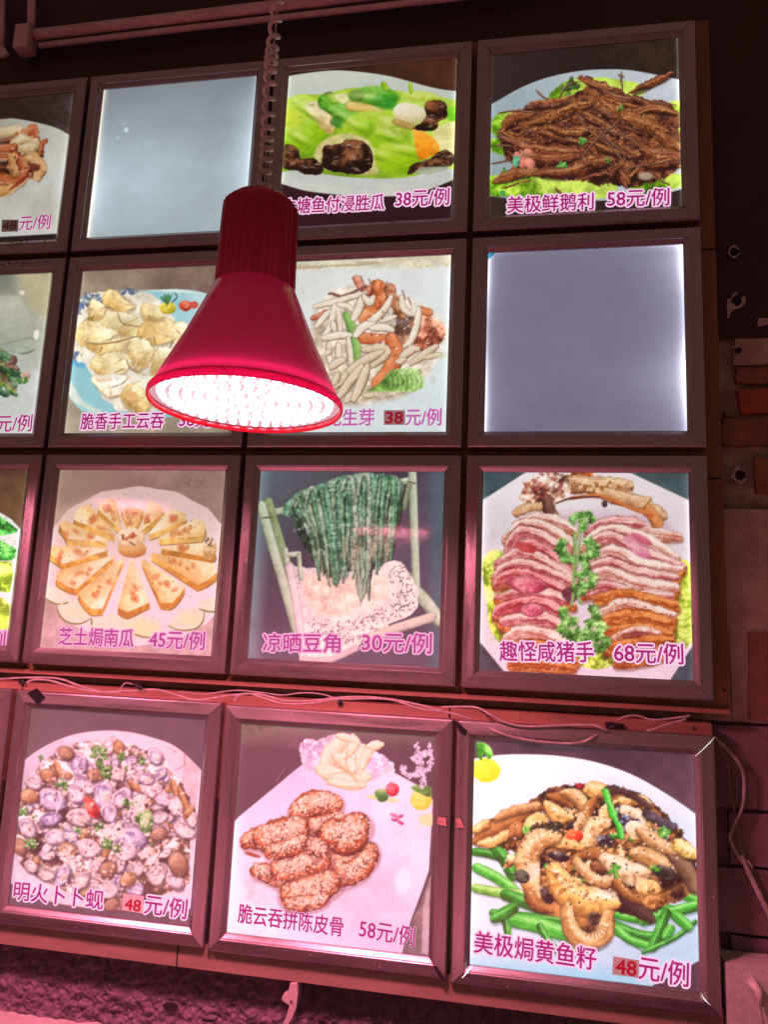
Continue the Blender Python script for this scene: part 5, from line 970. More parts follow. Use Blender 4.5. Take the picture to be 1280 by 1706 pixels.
# ---------------------------------------------------------------- menu light boxes
RW = .0295; FD = BY
PROF = [(0, FD - .0005), (0, .0025), (.0012, .0005), (.0030, -.0006), (.0195, -.0030), (.0208, -.0030), (.0216, -.0024), (.0219, -.0008), (.0226, -.0008), (.0282, .0034), (.0292, .0040), (.0295, .0046), (.0295, .010)]
def rail_mesh(W, H, side):
    """one mitred aluminium rail of a W x H frame whose origin is the top left corner"""
    bm = bmesh.new(); A, B = [], []
    for q, y in PROF:
        if side == 'top': a, b = (q, -q), (W - q, -q)
        elif side == 'bottom': a, b = (W - q, -H + q), (q, -H + q)
        elif side == 'left': a, b = (q, -H + q), (q, -q)
        else: a, b = (W - q, -q), (W - q, -H + q)
        g = .00035                                   # hairline mitre joint
        if side in ('top', 'bottom'): s_ = 1 if side == 'top' else -1; a = (a[0] + g * s_, a[1]); b = (b[0] - g * s_, b[1])
        else: s_ = 1 if side == 'left' else -1; a = (a[0], a[1] + g * s_); b = (b[0], b[1] - g * s_)
        A.append(bm.verts.new((a[0], y, a[1]))); B.append(bm.verts.new((b[0], y, b[1])))
    n = len(A)
    for i in range(n): bm.faces.new((A[i], B[i], B[(i + 1) % n], A[(i + 1) % n]))
    bm.faces.new(A[::-1]); bm.faces.new(B)
    return mesh_of(bm, 'frame_rail', M['alu_h'] if side in ('top', 'bottom') else M['alu_v'])
RAILS = {}
PY = .0070
def sheet(par, x0, z0, W, H, canvas, glow, n=236, xcut=None, m_=None, tint=(1, 1, 1)):
    """printed sheet: fine grid with painted ink colours"""
    u0 = RW; w = W - 2 * RW; h = H - 2 * RW
    us = np.linspace(0 if xcut is None else xcut, 1, n if xcut is None else int(n * (1 - xcut)) + 2); vs_ = np.linspace(0, 1, n)
    if xcut is not None: us = np.concatenate([[0], us])
    U, V = np.meshgrid(us, vs_); X = RW + U * w; Zz = -RW - V * h
    P = np.stack([X, np.full(X.shape, PY), Zz], -1).reshape(-1, 3)
    idx = np.arange(U.size).reshape(U.shape)
    F = np.stack([idx[1:, :-1], idx[1:, 1:], idx[:-1, 1:], idx[:-1, :-1]], -1).reshape(-1, 4)
    me = bpy.data.meshes.new('printed_sheet'); me.vertices.add(len(P)); me.vertices.foreach_set('co', P.ravel().astype(np.float32))
    me.loops.add(F.size); me.loops.foreach_set('vertex_index', F.ravel().astype(np.int32)); me.polygons.add(len(F)); me.polygons.foreach_set('loop_start', (np.arange(len(F)) * 4).astype(np.int32))
    me.update(calc_edges=True)
    Wp = np.stack([x0 + X, np.full(X.shape, PY), Z0 + z0 + Zz], -1)
    if canvas is not None:
        qx, qy = to_px(Wp); col = lin(np.clip(canvas.sample(qx, qy), 0, 1))
    else: col = np.ones(U.shape + (3,))
    col, bl = glow(U, V, col)
    col = col * np.array(tint)
    ca = me.color_attributes.new('ink', 'FLOAT_COLOR', 'POINT'); ca.data.foreach_set('color', np.concatenate([np.clip(col, 0, 1), np.ones(U.shape + (1,))], -1).ravel().astype(np.float32))
    at_ = me.attributes.new('backlight', 'FLOAT', 'POINT'); at_.data.foreach_set('value', bl.ravel().astype(np.float32))
    me.materials.append(m_ or M['print'])
    return link('printed_sheet' if canvas is not None else 'diffuser_panel', me, par)
def edge_glow(base=.8, left=0, right=0, top=0, sig=.02, mod=.5, sd=0, seam=0):
    def f(U, V, col):
        n = 1 + mod * ns(V * 2.2 + sd, V * 0 + sd); n2 = 1 + mod * ns(V * 2.2 + sd + 5, V * 0 + sd)
        b = base * (1 + left * np.exp(-U / sig) * n + right * np.exp(-(1 - U) / sig) * n2 + top * np.exp(-V / sig))
        b = b * (1 + .03 * ns(U * 3 + sd, V * 3))
        lum = (left * np.exp(-U / (sig * .6)) + right * np.exp(-(1 - U) / (sig * .6)))[..., None] * .06
        return np.clip(col + lum * np.array([1, .95, .8]), 0, 1), b
    return f
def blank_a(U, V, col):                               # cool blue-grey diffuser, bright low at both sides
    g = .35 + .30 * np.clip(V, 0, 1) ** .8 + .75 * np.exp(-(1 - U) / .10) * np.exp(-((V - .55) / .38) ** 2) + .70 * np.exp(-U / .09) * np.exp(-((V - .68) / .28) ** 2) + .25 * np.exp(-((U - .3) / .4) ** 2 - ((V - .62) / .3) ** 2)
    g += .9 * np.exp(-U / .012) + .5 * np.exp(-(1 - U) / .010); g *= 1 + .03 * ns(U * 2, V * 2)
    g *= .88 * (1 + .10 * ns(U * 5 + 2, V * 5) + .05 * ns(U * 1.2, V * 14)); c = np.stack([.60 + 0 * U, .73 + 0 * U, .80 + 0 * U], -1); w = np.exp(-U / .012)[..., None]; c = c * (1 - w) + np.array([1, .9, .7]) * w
    for sx, sy, a, s in ((.13, .2, 1.4, .018), (.18, .29, 2.0, .014), (.16, .24, 1.2, .012), (.13, .34, .9, .010), (.10, .27, .8, .014)): g += a * .45 * np.clip(np.exp(-((U - sx) / s) ** 2 - ((V - sy) / s) ** 2) * (1 + ns(U * 20, V * 20)), 0, 2)  # reflected sparkles, painted into the backlight as bright spots
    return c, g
def blank_b(U, V, col):                               # grey-violet diffuser, light leaking from both edges
    q = .6 + .8 * np.clip(np.sin(V * 9.5 + 1.0) * .5 + .5, 0, 1) ** 1.5; q2 = .3 + .9 * np.clip(np.cos(V * 7.0) * .5 + .5, 0, 1)
    g = .30 + .26 * np.exp(-(1 - U) / .14) * q + 1.6 * np.exp(-(1 - U) / .016) * q + .16 * np.exp(-U / .07) * q2 + 1.7 * np.exp(-U / .010) * q2 + .9 * np.exp(-V / .012 - (1 - U) / .12) + .5 * np.exp(-V / .010 - U / .12)
    g *= 1 + .09 * ns(U * 4 + 3, V * 4) + .05 * ns(U * 1.1 + 7, V * 12); c = np.stack([.52 + 0 * U, .51 + 0 * U, .74 + 0 * U], -1)
    w = np.clip(np.exp(-(1 - U) / .10) * q + np.exp(-U / .03), 0, 1)[..., None]; c = c * (1 - w) + np.array([.78, .78, 1]) * w
    tri = ((U + V * .9) < .035)[..., None]; c = np.where(tri, np.array([.03, .25, .40]), c)
    return c, g

def lettering(par, x0, z0, name, text, bl, br, h, mats=('ink', 'ink_edge'), bold=.014, outline=.092, y=PY - .0003, parent_loc=None):
    """raised print: a magenta fill on a pale outline, laid between two baseline positions of the picture"""
    A, B = at(*bl, PY), at(*br, PY); top = at(bl[0], bl[1] - h, PY)
    Hh = (top - A).length; ux = Vector((B.x - A.x, 0, B.z - A.z)); Wd = ux.length; ux.normalize(); uz = Vector((-ux.z, 0, ux.x))
    cu = bpy.data.curves.new('t', 'FONT'); cu.body = text; cu.resolution_u = 3; cu.size = 1; ob = bpy.data.objects.new('t', cu); COL.objects.link(ob)
    dg = bpy.context.evaluated_depsgraph_get(); tm = bpy.data.meshes.new_from_object(ob.evaluated_get(dg))
    co = np.zeros(len(tm.vertices) * 3); tm.vertices.foreach_get('co', co); co = co.reshape(-1, 3); faces = [list(p.vertices) for p in tm.polygons]
    bpy.data.objects.remove(ob); bpy.data.curves.remove(cu); bpy.data.meshes.remove(tm)
    mn, mx_ = co.min(0), co.max(0); co = (co - mn); sx, sz = Wd / (mx_[0] - mn[0]), Hh / (mx_[1] - mn[1])
    em = Hh / .92; V, Fc, MI = [], [], []
    layers = []
    if outline: layers += [(outline * em * math.cos(a), outline * em * math.sin(a), 1) for a in [i * math.pi / 5 for i in range(10)]]
    layers += [(bold * em * a, bold * em * b, 0) for a, b in ((0, 0), (1, 0), (-1, 0), (0, 1), (0, -1), (.7, .7), (-.7, -.7))]
    org = A - Vector((x0, 0, Z0 + z0))
    for k, (dx, dz, mi) in enumerate(layers):
        o = len(V); yy = y - .000025 * k
        for c in co:
            p = org + ux * (c[0] * sx + dx) + uz * (c[1] * sz + dz); V.append((p.x, yy, p.z))
        Fc += [[i + o for i in f] for f in faces]; MI += [mi] * len(faces)
    me = bpy.data.meshes.new(name); me.from_pydata(V, [], Fc); me.materials.append(M[mats[0]]); me.materials.append(M[mats[1]]); me.polygons.foreach_set('material_index', MI)
    return link(name, me, par)
def sticker(par, x0, z0, quad, m_, name='price_sticker'):
    P = [at(*q, PY) - Vector((x0, 0, Z0 + z0)) for q in quad]; bm = bmesh.new(); prism(bm, [(p.x, p.z) for p in P], PY - .0013, PY - .0002)
    return link(name, mesh_of(bm, name, M[m_]), par)

def light_box(r, c, label, canvas=None, glow=None, xcut=None, tint=(1, 1, 1), texts=(), stickers=(), blank=None, category='menu light box', tilt=0):
    if r < 4: x0, z0, W, H = (c - 3) * .40, (3 - r) * .4039, .3915, .3910
    else: x0, z0 = ((-1.204, -.4385), (-.8035, -.4395), (-.4025, -.4425), (-.0050, -.4430))[c]; W, H = (.391, .394, .392, .3955)[c], (.392, .392, .3915, .3955)[c]
    t = empty('menu_light_box', (x0, 0, Z0 + z0)); t.rotation_euler = (0, tilt, 0); tag(t, label, category, 'menu light boxes on the wall')
    if (W, H) not in RAILS: RAILS[(W, H)] = [rail_mesh(W, H, s) for s in ('top', 'right', 'bottom', 'left')]
    for me in RAILS[(W, H)]: link('frame_rail', me, t)
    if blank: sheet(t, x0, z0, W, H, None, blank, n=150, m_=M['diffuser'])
    else: sheet(t, x0, z0, W, H, canvas, glow or edge_glow(), xcut=xcut, tint=tint)
    for q, mm in stickers: sticker(t, x0, z0, q, mm)
    for a in texts: lettering(t, x0, z0, *a[:5], **(a[5] if len(a) > 5 else {}))
    return t, x0, z0, W, H
PALE = dict(mats=('ink_pale', 'ink_edge_pale'), bold=.012, outline=.035); PINK = dict(mats=('ink_pink', 'ink_edge_pink'), bold=.014, outline=.092)
STK = dict(mats=('red_ink', 'red_ink'), bold=.03, outline=0, y=PY - .0016); STD = dict(mats=('dark_ink', 'dark_ink'), bold=.03, outline=0, y=PY - .0016); THIN = dict(bold=.012, outline=.03)

light_box(1, 0, 'light box cut by the left edge, topmost, showing glazed pork on a white plate', dish_pork(), edge_glow(.85, right=.6), xcut=.58,
          texts=[('price', '元/例', (31, 385), (83, 382), 24, THIN), ('price', '48', (4, 384), (27, 383), 13, STD)], stickers=[([(3, 387), (30, 386), (31, 367), (4, 367)], 'sticker_dark')])
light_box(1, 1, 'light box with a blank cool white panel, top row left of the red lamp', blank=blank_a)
light_box(1, 2, 'light box showing green gourd with black wood ear, directly right of the lamp cord', dish_gourd(), edge_glow(.9, left=.5, right=.9, sig=.012),
          texts=[('dish_name', '生塘鱼付浸胜瓜', (471, 358), (640, 350), 26), ('price', '38元/例', (659, 346), (748, 342), 28)])
light_box(1, 3, 'light box showing brown fried goose strips with twigs, top right corner', dish_goose(), edge_glow(.9, left=.3, right=1.2, sig=.010),
          texts=[('dish_name', '美极鲜鹅利', (845, 356), (989, 350), 28), ('price', '58元/例', (1012, 346), (1115, 343), 29)])
light_box(2, 0, 'light box cut by the left edge, second from top, with white bowl and greens', dish_greens(), edge_glow(.85, right=.6), xcut=.66,
          texts=[('price', '元/例', (-6, 720), (52, 719), 28, THIN)])
light_box(2, 1, 'light box showing fried wontons on a pale blue plate, half behind the lamp', dish_wontons(), edge_glow(1.0, left=.4),
          texts=[('dish_name', '脆香手工云吞', (134, 716), (272, 714), 27), ('price', '38元/例', (298, 712), (386, 712), 26)])
light_box(2, 2, 'light box showing pale shoots with carrot strips, right beside the lamp shade', dish_sprouts(), edge_glow(1.02, right=.5, sig=.015),
          texts=[('dish_name', '花生芽', (543, 710), (623, 709), 27, PALE), ('price', '元/例', (676, 709), (735, 709), 28, PALE), ('price', '38', (643, 706), (671, 706), 19, STK)], stickers=[([(640, 708), (675, 708), (675, 684), (640, 684)], 'sticker')])
light_box(2, 3, 'light box with a blank grey violet panel lit at its side edges', blank=blank_b)
light_box(3, 0, 'light box cut by the left edge, third from top, showing bright green vegetables', dish_veg(), edge_glow(.95, right=.4), xcut=.78,
          texts=[('price', '例', (-21, 1081), (7, 1082), 30, PINK)])
light_box(3, 1, 'light box showing a ring of cheese baked pumpkin wedges on a white plate', dish_pumpkin(), edge_glow(.82, left=.3, right=.3), tint=(.98, .95, .92),
          texts=[('dish_name', '芝土焗南瓜', (97, 1074), (222, 1078), 29, PINK), ('price', '45元/例', (248, 1079), (340, 1083), 30, PINK)])
light_box(3, 2, 'light box showing dried long beans hung on a bamboo rack', dish_beans(), edge_glow(.78, left=.3),
          texts=[('dish_name', '凉晒豆角', (438, 1086), (567, 1087), 31, PINK), ('price', '30元/例', (603, 1085), (719, 1089), 33, PINK)])
light_box(3, 3, 'light box showing sliced pork knuckle and coriander on an octagonal plate', dish_trotter(), edge_glow(.86, left=.5, right=.6, sig=.015),
          texts=[('dish_name', '趣怪咸猪手', (833, 1101), (990, 1103), 33), ('price', '68元/例', (1024, 1103), (1139, 1107), 34)])
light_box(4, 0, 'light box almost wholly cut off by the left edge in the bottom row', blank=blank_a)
b41 = light_box(4, 1, 'light box showing opened clams with herbs in a white bowl', dish_clams(), edge_glow(.72),
          texts=[('dish_name', '明火卜卜蚬', (22, 1498), (171, 1515), 31), ('price', '元/例', (240, 1521), (310, 1531), 33), ('price', '48', (208, 1514), (234, 1518), 19, STK)], stickers=[([(204, 1515), (238, 1521), (240, 1492), (206, 1488)], 'sticker_pink')])
b42 = light_box(4, 2, 'light box showing sesame coated ribs on a white square plate', dish_ribs(), edge_glow(.80, left=.4),
          texts=[('dish_name', '脆云吞拼陈皮骨', (396, 1536), (571, 1560), 32, THIN), ('price', '58元/例', (598, 1561), (690, 1577), 33, THIN)])
b43 = light_box(4, 3, 'light box showing stir fried curled roe with garlic stalks, bottom right', dish_roe(), edge_glow(1.0, left=.3, right=.2),
          texts=[('dish_name', '美极焗黄鱼籽', (790, 1586), (993, 1616), 37), ('price', '元/例', (1064, 1630), (1147, 1644), 40), ('price', '48', (1026, 1620), (1060, 1625), 24, STK)], stickers=[([(1020, 1622), (1064, 1628), (1065, 1599), (1022, 1592)], 'sticker')])

# glowing slivers laid on the bottom right box, imitating light leaking at its mitre joints
def leak(b, pts, w=.00045):
    t, x0, z0, W, H = b; P = [at(px, py, -.0028) - t.location for px, py in pts]
    bm = bmesh.new(); tube(bm, P, lambda s: w * (.25 + .75 * math.sin(math.pi * min(max(s, .02), .98))), 6); link('leak_sliver', mesh_of(bm, 'leak_sliver', M['leak']), t)
leak(b43, [(1191, 1228), (1183, 1237), (1172, 1248), (1158, 1260)]); leak(b43, [(787, 1608), (779, 1619), (770, 1629)], .0010); leak(b43, [(1168, 1654), (1174, 1664), (1184, 1674)], .0007)
# hook and loop tape stuck on frames
def flat_piece(name, quad, m_, label, cat, y=-.004, d=.0012, parent=None):
    P = [at(a, b, y) for a, b in quad]; bm = bmesh.new(); prism(bm, [(p.x, p.z) for p in P], y - d, y)
    o = link(name, mesh_of(bm, name, m_)); return tag(o, label, cat)
flat_piece('tape', [(46, 1154), (62, 1146), (74, 1160), (63, 1174)], M['tape'], 'black diamond of tape on the top left corner of the clam box', 'tape')
flat_piece('tape', [(757, 1199), (763, 1203), (779, 1217), (775, 1225), (766, 1219)], M['tape'], 'black sliver of tape on the top left corner of the roe box', 'tape')
flat_piece('tape', [(723, 1609), (729, 1611), (741, 1629), (739, 1634), (733, 1629)], M['tape'], 'black sliver of tape on the bottom right corner of the rib box', 'tape')
flat_piece('tape', [(729, 1360), (744, 1362), (744, 1376), (730, 1373)], M['redpaint'], 'torn red tape on the right rail of the rib box', 'tape')
flat_piece('tape', [(760, 1364), (766, 1361), (775, 1379), (761, 1378)], M['redpaint'], 'torn red tape on the left rail of the roe box', 'tape')
# dust and spatter on the lower frames
bm = bmesh.new()
for i in range(260):
    px, py = rnd.uniform(0, 1195), rnd.uniform(1150, 1690); p = at(px, py, -.0025)
    for (t, x0, z0, W, H) in (b41, b42, b43):
        lx, lz = p.x - x0, p.z - Z0 - z0
        if 0.002 < lx < W - .002 and -H + .002 < lz < -.002 and (lx < .02 or lx > W - .02 or lz > -.02 or lz < -H + .02):
            s = rnd.uniform(.0002, .0006); prism(bm, [(p.x + s * math.cos(a) * rnd.uniform(.6, 1.4), p.z + s * math.sin(a)) for a in [j * 1.05 for j in range(6)]], -.0034, .0005)
tag(link('dust', mesh_of(bm, 'dust', M['dust'])), 'pale specks of dust and spatter on the lower aluminium frames', 'dust', kind='stuff')

# ---------------------------------------------------------------- cables and tape between the rows
CY = BY - .017
wires = [
 ([(-40, 1130), (0, 1131), (40, 1129), (95, 1130), (135, 1143), (170, 1152), (205, 1151), (232, 1150), (262, 1149), (300, 1159), (325, 1166), (352, 1163), (385, 1158), (430, 1156), (475, 1167), (520, 1167), (565, 1162), (610, 1161), (655, 1166), (700, 1180), (745, 1186), (778, 1195), (800, 1202), (825, 1217), (862, 1229), (919, 1237), (964, 1237), (990, 1227), (1012, 1212), (1035, 1196), (1061, 1192), (1087, 1199), (1125, 1196), (1150, 1192)], 'long pinkish cable wandering above the bottom row, dipping over the roe box'),
 ([(40, 1144), (48, 1135), (62, 1132), (85, 1134), (115, 1143), (140, 1149), (172, 1153), (202, 1153)], 'short cable looped above the clam box near its black tape diamond'),
 ([(196, 1155), (206, 1140), (216, 1138), (232, 1146)], 'thin loose wire end sticking up at the black tape above the clam box'),
 ([(391, 1168), (396, 1160), (412, 1155), (438, 1162), (474, 1172), (520, 1171), (560, 1165), (640, 1164), (690, 1172), (740, 1184)], 'second cable sagging above the rib box'),
 ([(300, 1152), (340, 1156), (372, 1152), (400, 1150), (440, 1154), (470, 1158), (505, 1154), (540, 1157), (575, 1170)], 'thin cable lying along the board above the left part of the rib box'),
 ([(735, 1178), (791, 1178), (817, 1190), (847, 1205), (885, 1210), (937, 1208), (990, 1208), (1009, 1216), (1035, 1221), (1080, 1217), (1110, 1207), (1144, 1198)], 'cable crossing itself above the roe box')]
for i, (p, lab) in enumerate(wires):
    yy = -.0065 if i in (0, 5) else CY
    o = curve_obj('cable', [(a, b, CY + .004 if not (i in (0, 5) and 800 < a < 1010) else -.006) for a, b in p], .0020 if i not in (2, 4) else .0012, M['cable'], sub=5)
    tag(o, lab, 'cable', 'cables above the bottom row')
o = curve_obj('cable', [(1191, 1229, .02), (1210, 1246, .03), (1232, 1272, .035), (1240, 1300, .04), (1237, 1345, .04), (1221, 1378, .04), (1217, 1398, .042), (1229, 1422, .045), (1240, 1440, .045)], .0026, M['cable']); tag(o, 'thick pink cable bowing out to the right of the roe box', 'cable', 'cables right of the roe box')
o = curve_obj('cable', [(1193, 1232, .02), (1206, 1256, .04), (1214, 1285, .05), (1216, 1315, .05), (1226, 1360, .05), (1232, 1400, .05), (1238, 1428, .048)], .0016, M['cable_dark']); tag(o, 'thin brownish cable behind the thick one right of the roe box', 'cable', 'cables right of the roe box')
P = catmull([tuple(at(a, b, .044)) for a, b in [(1235, 1424), (1244, 1444), (1256, 1470), (1270, 1498), (1284, 1528), (1310, 1580)]], 6); bm = bmesh.new(); tube(bm, P, lambda s: .0042 * (1 + .22 * math.sin(s * 31) * math.sin(s * 77)), 8)
tag(link('cable_bundle', mesh_of(bm, 'cable_bundle', M['cable'], smooth=True)), 'cables wrapped together in peeling red tape running off the right edge', 'cable'); 
o = curve_obj('cable_tie', [(1246, 1433, .036), (1252, 1441, .034), (1254, 1446, .036)], .0016, M['cable'], seg=6); tag(o, 'loose tape end standing off the wrapped cable bundle', 'tape')
def clump(px, py, w, h, label, y=BY - .0175, ang=0):
    c = at(px, py, y); bm = bmesh.new(); P = []
    for k in range(26):
        a = k * .9; P.append((w * .5 * math.cos(a) * rnd.uniform(.3, 1), -.003 * rnd.random() - .001, h * .5 * math.sin(a * 1.7) * rnd.uniform(.4, 1)))
    tube(bm, catmull(P, 3), .0014, 5); o = link('cable_tape', mesh_of(bm, 'cable_tape', M['tape'], smooth=True), loc=c); o.rotation_euler = (0, ang, 0); tag(o, label, 'tape')
clump(38, 1136, .014, .007, 'small knot of black tape on the cable above the left end of the clam box')
clump(230, 1142, .026, .006, 'black taped joint on the cable above the middle of the clam box', ang=.35)
clump(568, 1170, .009, .010, 'black twist of tape on the cable above the middle of the rib box')
clump(1022, 1208, .034, .010, 'black taped joint on the cables above the roe box')

# ---------------------------------------------------------------- pipes on the wall above
def pipe(name, pts, r, label, y):
    bm = bmesh.new(); tube(bm, [tuple(at(a, b, y)) for a, b in pts], r, 16); return tag(link(name, mesh_of(bm, name, M['pvc'], smooth=True)), label, 'pipe')
t = empty('pipe_run', at(46, 62, .035)); tag(t, 'thick pink lit pipe running along the wall above the board, with a corner elbow', 'pipe')
def pipe_part(name, pts, r, y, seg=16):
    bm = bmesh.new(); tube(bm, [tuple(at(a, b, y) - t.location) for a, b in pts], r, seg); return link(name, mesh_of(bm, name, M['pvc'], smooth=True), t)
pipe_part('straight_pipe', [(60, 59), (330, 27), (620, -8), (900, -42)], .0115, .035)
pipe_part('riser_pipe', [(52, 45), (53, 0), (54, -60)], .0085, .035)
bm = bmesh.new(); c = at(46, 64, .035) - t.location; box(bm, c.x - .021, c.x + .013, -.016, .016, c.z - .034, c.z + .022); link('elbow', mesh_of(bm, 'elbow', M['pvc'], bevel=.007), t)
pipe('pipe', [(66, 77), (330, 46), (700, 4), (1000, -30)], .0062, 'thinner pipe just below the thick pipe along the wall', .038)
pipe('pipe', [(4, -40), (3, 30), (2, 88)], .0075, 'short vertical pipe at the top left corner', .040)
o = flat_piece('pipe_clip', [(-6, 84), (8, 80), (16, 92), (4, 100)], M['bracket'], 'small bent clip under the short vertical pipe at top left', 'clip', y=.03, d=.006)

# ---------------------------------------------------------------- below the board
bx = at(1212, 1608, -.004)
t = empty('junction_box', (bx.x, 0, bx.z)); tag(t, 'pale plastic electrical box at the bottom right beside the roe box', 'junction box')
bm = bmesh.new(); box(bm, 0, .17, -.004, .056, -.16, 0); link('casing', mesh_of(bm, 'casing', M['casing'], bevel=.002), t)
g = at(1262, 1650, -.008) - t.location; bm = bmesh.new(); tube(bm, [g + Vector((-.008, .004, .012)), g + Vector((0, -.006, .002)), g + Vector((.002, -.008, -.016))], lambda s: .0075 - .003 * s, 10); link('cable_gland', mesh_of(bm, 'cable_gland', M['casing'], smooth=True), t)
o = curve_obj('cable', [(1262, 1655, -.016), (1266, 1680, -.018), (1272, 1706, -.018), (1280, 1750, -.016)], .0022, M['cable']); tag(o, 'short cable hanging from the gland of the plastic electrical box', 'cable')
c = at(488, 1664, .02)
bm = bmesh.new(); 
prism(bm, [((at(a, b, .02) - c).x, (at(a, b, .02) - c).z) for a, b in [(487, 1633), (499, 1632), (500, 1650), (497, 1672), (490, 1690), (478, 1708), (470, 1708), (481, 1686), (486, 1668), (474, 1660), (474, 1654), (483, 1650)]], -.012, .012)
t = empty('hook_bracket', c); tag(t, 'pale curved hook bracket fixed under the board below the rib box', 'bracket'); link('hook', mesh_of(bm, 'hook', M['bracket'], bevel=.0012), t)
bm = bmesh.new(); s = at(489, 1662, .02) - c; tube(bm, [s + Vector((0, -.0135, 0)), s + Vector((0, -.0115, 0))], .0022, 8); link('screw', mesh_of(bm, 'screw', M['screw']), t)
# cable trunking running along the wall at the very bottom
zt = at(0, 1688, .045).z
t = empty('trunking', (-.9, .02, zt)); tag(t, 'long pale trunking along the wall at the bottom left corner', 'trunking')
bm = bmesh.new(); box(bm, -.9, .62, -.03, .045, -.07, 0); link('casing', mesh_of(bm, 'casing', M['casing'], bevel=.002), t)
bm = bmesh.new(); box(bm, -.9, .62, -.033, -.0305, -.071, .003); link('cover_lip', mesh_of(bm, 'cover_lip', M['casing']), t)
# lumps in the rough render
def lump(px, py, r, label, m_='flake'):
    c = at(px, py, WY - .006); bm = bmesh.new(); bmesh.ops.create_icosphere(bm, subdivisions=2, radius=1)
    for v in bm.verts: 
        k = 1 + .35 * float(ns(np.array(v.co.x * 2 + px), np.array(v.co.z * 2 + v.co.y * 2))); v.co = Vector((v.co.x * r[0], v.co.y * r[1], v.co.z * r[2])) * k
    tag(link('plaster_lump', mesh_of(bm, 'plaster_lump', M[m_], smooth=True), loc=c), label, 'plaster lump')
lump(132, 1650, (.004, .004, .018), 'thin vertical lump of pale plaster low on the left of the rough wall', 'rough'); lump(137, 1672, (.012, .005, .006), 'broad lump of plaster at the foot of the thin vertical lump', 'rough')
lump(345, 1692, (.018, .005, .004), 'pale crumbly lump of plaster near the middle bottom of the rough wall', 'rough')
c = at(283, 1677, WY - .012); bm = bmesh.new(); prism(bm, [(.012 * math.cos(a) * (1 + .2 * math.sin(3 * a)), .0065 * math.sin(a)) for a in [i * .45 for i in range(14)]], -.001, .003)
tag(link('drill_hole', mesh_of(bm, 'drill_hole', M['hole']), loc=c), 'dark oval hole in the rough wall below the clam box', 'hole')

# ---------------------------------------------------------------- the red pendant lamp
def red_mat(nm='translucent_red_shade', f=.30, tc_=(.95, .04, .17, 1)):
    m = mat(nm, (.30, .0008, .003), .24, coat=.1, noise=(26, (.20, .002, .004), .3), rough_noise=(45, .16, .42))
    nt = m.node_tree; N = nt.nodes; L = nt.links; b = N['Principled BSDF']; tr = N.new('ShaderNodeBsdfTranslucent'); tr.inputs['Color'].default_value = tc_
    mx = N.new('ShaderNodeMixShader'); mx.inputs['Fac'].default_value = f; L.new(b.outputs[0], mx.inputs[1]); L.new(tr.outputs[0], mx.inputs[2]); L.new(mx.outputs[0], N['Material Output'].inputs['Surface'])
    return m
M['shade'] = red_mat(); M['rim'] = red_mat('red_plastic_rim', .5, (.90, .12, .40, 1))
M['led_plate'] = emat('lit_led_plate', (1, .74, .84), .34, base=(.4, .3, .33)); M['glow_ring'] = emat('added_glow_ring', (1, .42, .80), 6.0); M['lens'] = emat('lit_led_lens', (1, .88, .93), 1.15, base=(.5, .4, .42), rough=.1)
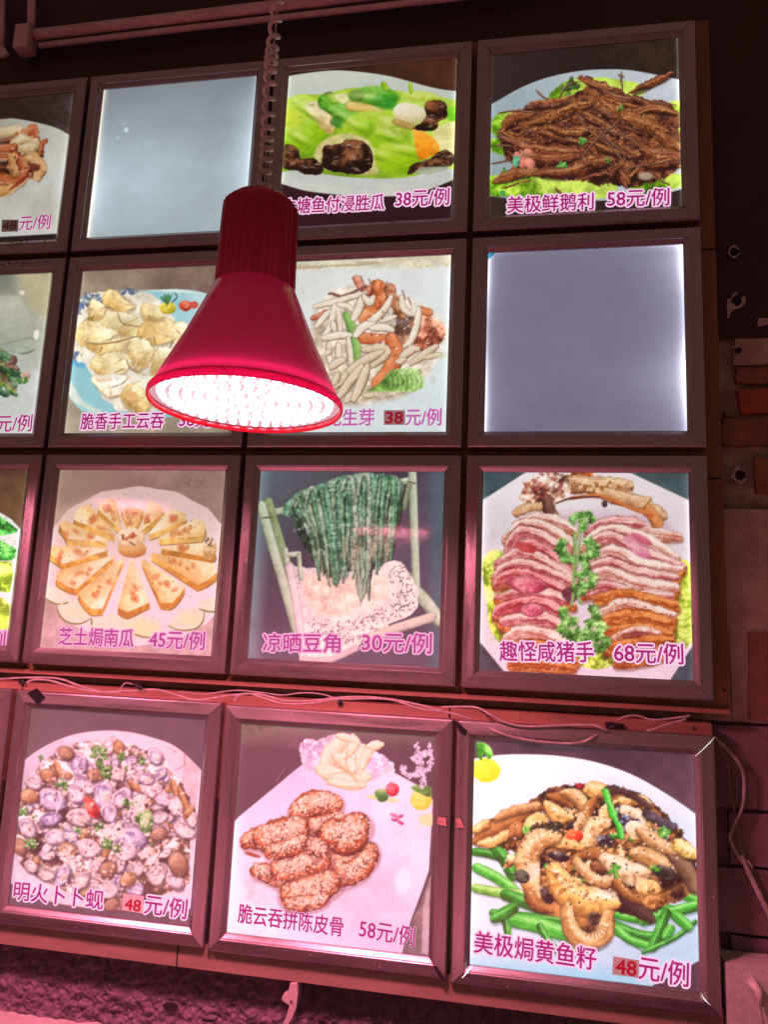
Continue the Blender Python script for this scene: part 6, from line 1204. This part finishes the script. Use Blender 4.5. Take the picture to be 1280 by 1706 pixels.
def pendant(cx, cy, cz, label, cord_pts=None):
    t = empty('pendant_lamp', (cx, cy, cz)); tag(t, label, 'lamp', 'red pendant lamps')
    R_ = .1045
    prof = [(R_, 0), (R_ * .975, .006), (.0445 + .057 * .5, .066), (.0462, .1290), (.0446, .1300), (.0440, .1318), (.0424, .2160), (.0418, .2290), (.0330, .2385), (.0180, .2430), (.0050, .2440)]
    bm = bmesh.new(); lathe(bm, prof, 144, lambda a, r, z: 1 + (.026 * (1 if math.sin(a * 36) > 0 else -1) if .1310 < z < .2295 else 0))
    link('shade', mesh_of(bm, 'shade', M['shade'], smooth=True), t)
    bm = bmesh.new(); n = 96
    for k in range(n): pass
    ring_ = [(R_ + .0018 * math.cos(q), -.002 + .0048 * math.sin(q)) for q in [i * math.pi / 5 for i in range(11)]]; lathe(bm, ring_, 96); link('rim', mesh_of(bm, 'rim', M['rim'], smooth=True), t)
    bm = bmesh.new(); rr = lathe(bm, [(R_ - .0016, .0005), (R_ - .004, .0030), (.0001, .0030)], 72); link('led_plate', mesh_of(bm, 'led_plate', M['led_plate']), t)
    bm = bmesh.new(); k = 0
    for ring_i, (rad, cnt) in enumerate(((0, 1), (.0135, 6), (.0265, 12), (.0395, 18), (.052, 24), (.0645, 30), (.078, 36), (.0915, 44))):
        for j in range(cnt):
            a = 2 * math.pi * j / cnt + ring_i * .3; q = bmesh.ops.create_uvsphere(bm, u_segments=8, v_segments=5, radius=.0048)
            bmesh.ops.scale(bm, verts=q['verts'], vec=(1, 1, .8)); bmesh.ops.translate(bm, verts=q['verts'], vec=(rad * math.cos(a), rad * math.sin(a), .0012))
    o = link('led_lenses', mesh_of(bm, 'led_lenses', M['lens'], smooth=True), t)
    bm = bmesh.new(); lathe(bm, [(.0955 + .0022 * math.cos(q), .0075 + .0022 * math.sin(q)) for q in [i * math.pi / 4 for i in range(9)]], 64); link('glow_ring', mesh_of(bm, 'glow_ring', M['glow_ring'], smooth=True), t)  # glowing ring added inside the shade to imitate pink bloom near its rim
    # the light the lamp gives: a disc of LEDs facing down; a point light added inside the shade imitates bloom
    ld = bpy.data.lights.new('led_light', 'AREA'); ld.shape = 'DISK'; ld.size = .19; ld.energy = LAMP_POWER; ld.color = LAMP_COLOR; ld.spread = math.radians(168)
    lo = bpy.data.objects.new('led_light', ld); COL.objects.link(lo); lo.parent = t; lo.location = (0, 0, .0012)
    ld = bpy.data.lights.new('shade_glow_light', 'POINT'); ld.energy = .004; ld.color = (1, .35, .62); ld.shadow_soft_size = .02; lo = bpy.data.objects.new('shade_glow_light', ld); COL.objects.link(lo); lo.parent = t; lo.location = (0, 0, .05)
    # spiral cord: a straight core with a coiled lead wound round it
    P = [(.0016 * math.sin(z * 30), .0012 * math.cos(z * 23), z) for z in np.linspace(.240, 1.25, 60)]; bm = bmesh.new(); tube(bm, P, .0010, 6); link('core_wire', mesh_of(bm, 'core_wire', M['cord'], smooth=True), t)
    P = []; z = .2260; k = 0
    for i in range(1150):
        a = i * .30; z = .243 + a * .0158 / (2 * math.pi) * (1 + .05 * math.sin(a * .13)); P.append((.0060 * math.cos(a) + .0015 * math.sin(a * .07), .0060 * math.sin(a), z))
    bm = bmesh.new(); tube(bm, P, .0025, 7); link('coiled_lead', mesh_of(bm, 'coiled_lead', M['cord'], smooth=True), t)
    return t
M['cord'] = mat('clear_grey_cord', (.78, .66, .62), .35, noise=(120, (.55, .45, .42), .3))
LY = -.50
lc = at(411, 670, LY)
pendant(lc.x, lc.y, lc.z, 'red flared pendant lamp with glowing disc of small lights, hanging on a coiled cord')
v = at(215, 838, -LY); pendant(v.x, LY, v.z, 'second red pendant lamp, outside the picture to the left, seen only as a reflection')

# ---------------------------------------------------------------- counter under the lamps (its pink bounce light reaches the upper rows)
t = empty('counter', (-.3, -.75, 0)); tag(t, 'long pale counter top under the lamps, below the picture', 'counter')
bm = bmesh.new(); box(bm, -1.8, 1.3, -.36, .40, .86, .90); link('top', mesh_of(bm, 'top', M['casing'], bevel=.004), t)
bm = bmesh.new(); box(bm, -1.75, 1.25, -.33, .38, 0, .859); link('cabinet', mesh_of(bm, 'cabinet', M['block'], bevel=.004), t)
bm = bmesh.new(); box(bm, -4, 4, -4, .2, -.05, 0); tag(link('floor', mesh_of(bm, 'floor', M['block'])), kind='structure')
# grease on the rails of the two upper boxes at the left edge
bm = bmesh.new()
for i in range(46):
    px = rnd.uniform(2, 88); py = rnd.choice((rnd.uniform(396, 412), rnd.uniform(436, 447))) - px * .05; p = at(px, py, -.0034); s = rnd.uniform(.0004, .0016)
    prism(bm, [(p.x + s * math.cos(a) * rnd.uniform(.6, 1.4), p.z + s * .7 * math.sin(a)) for a in [j * 1.05 for j in range(6)]], -.0036, .0)
tag(link('grease_spots', mesh_of(bm, 'grease_spots', M['soot'])), 'dark grease spots on the rails of the two upper boxes at the left edge', 'grease', kind='stuff')
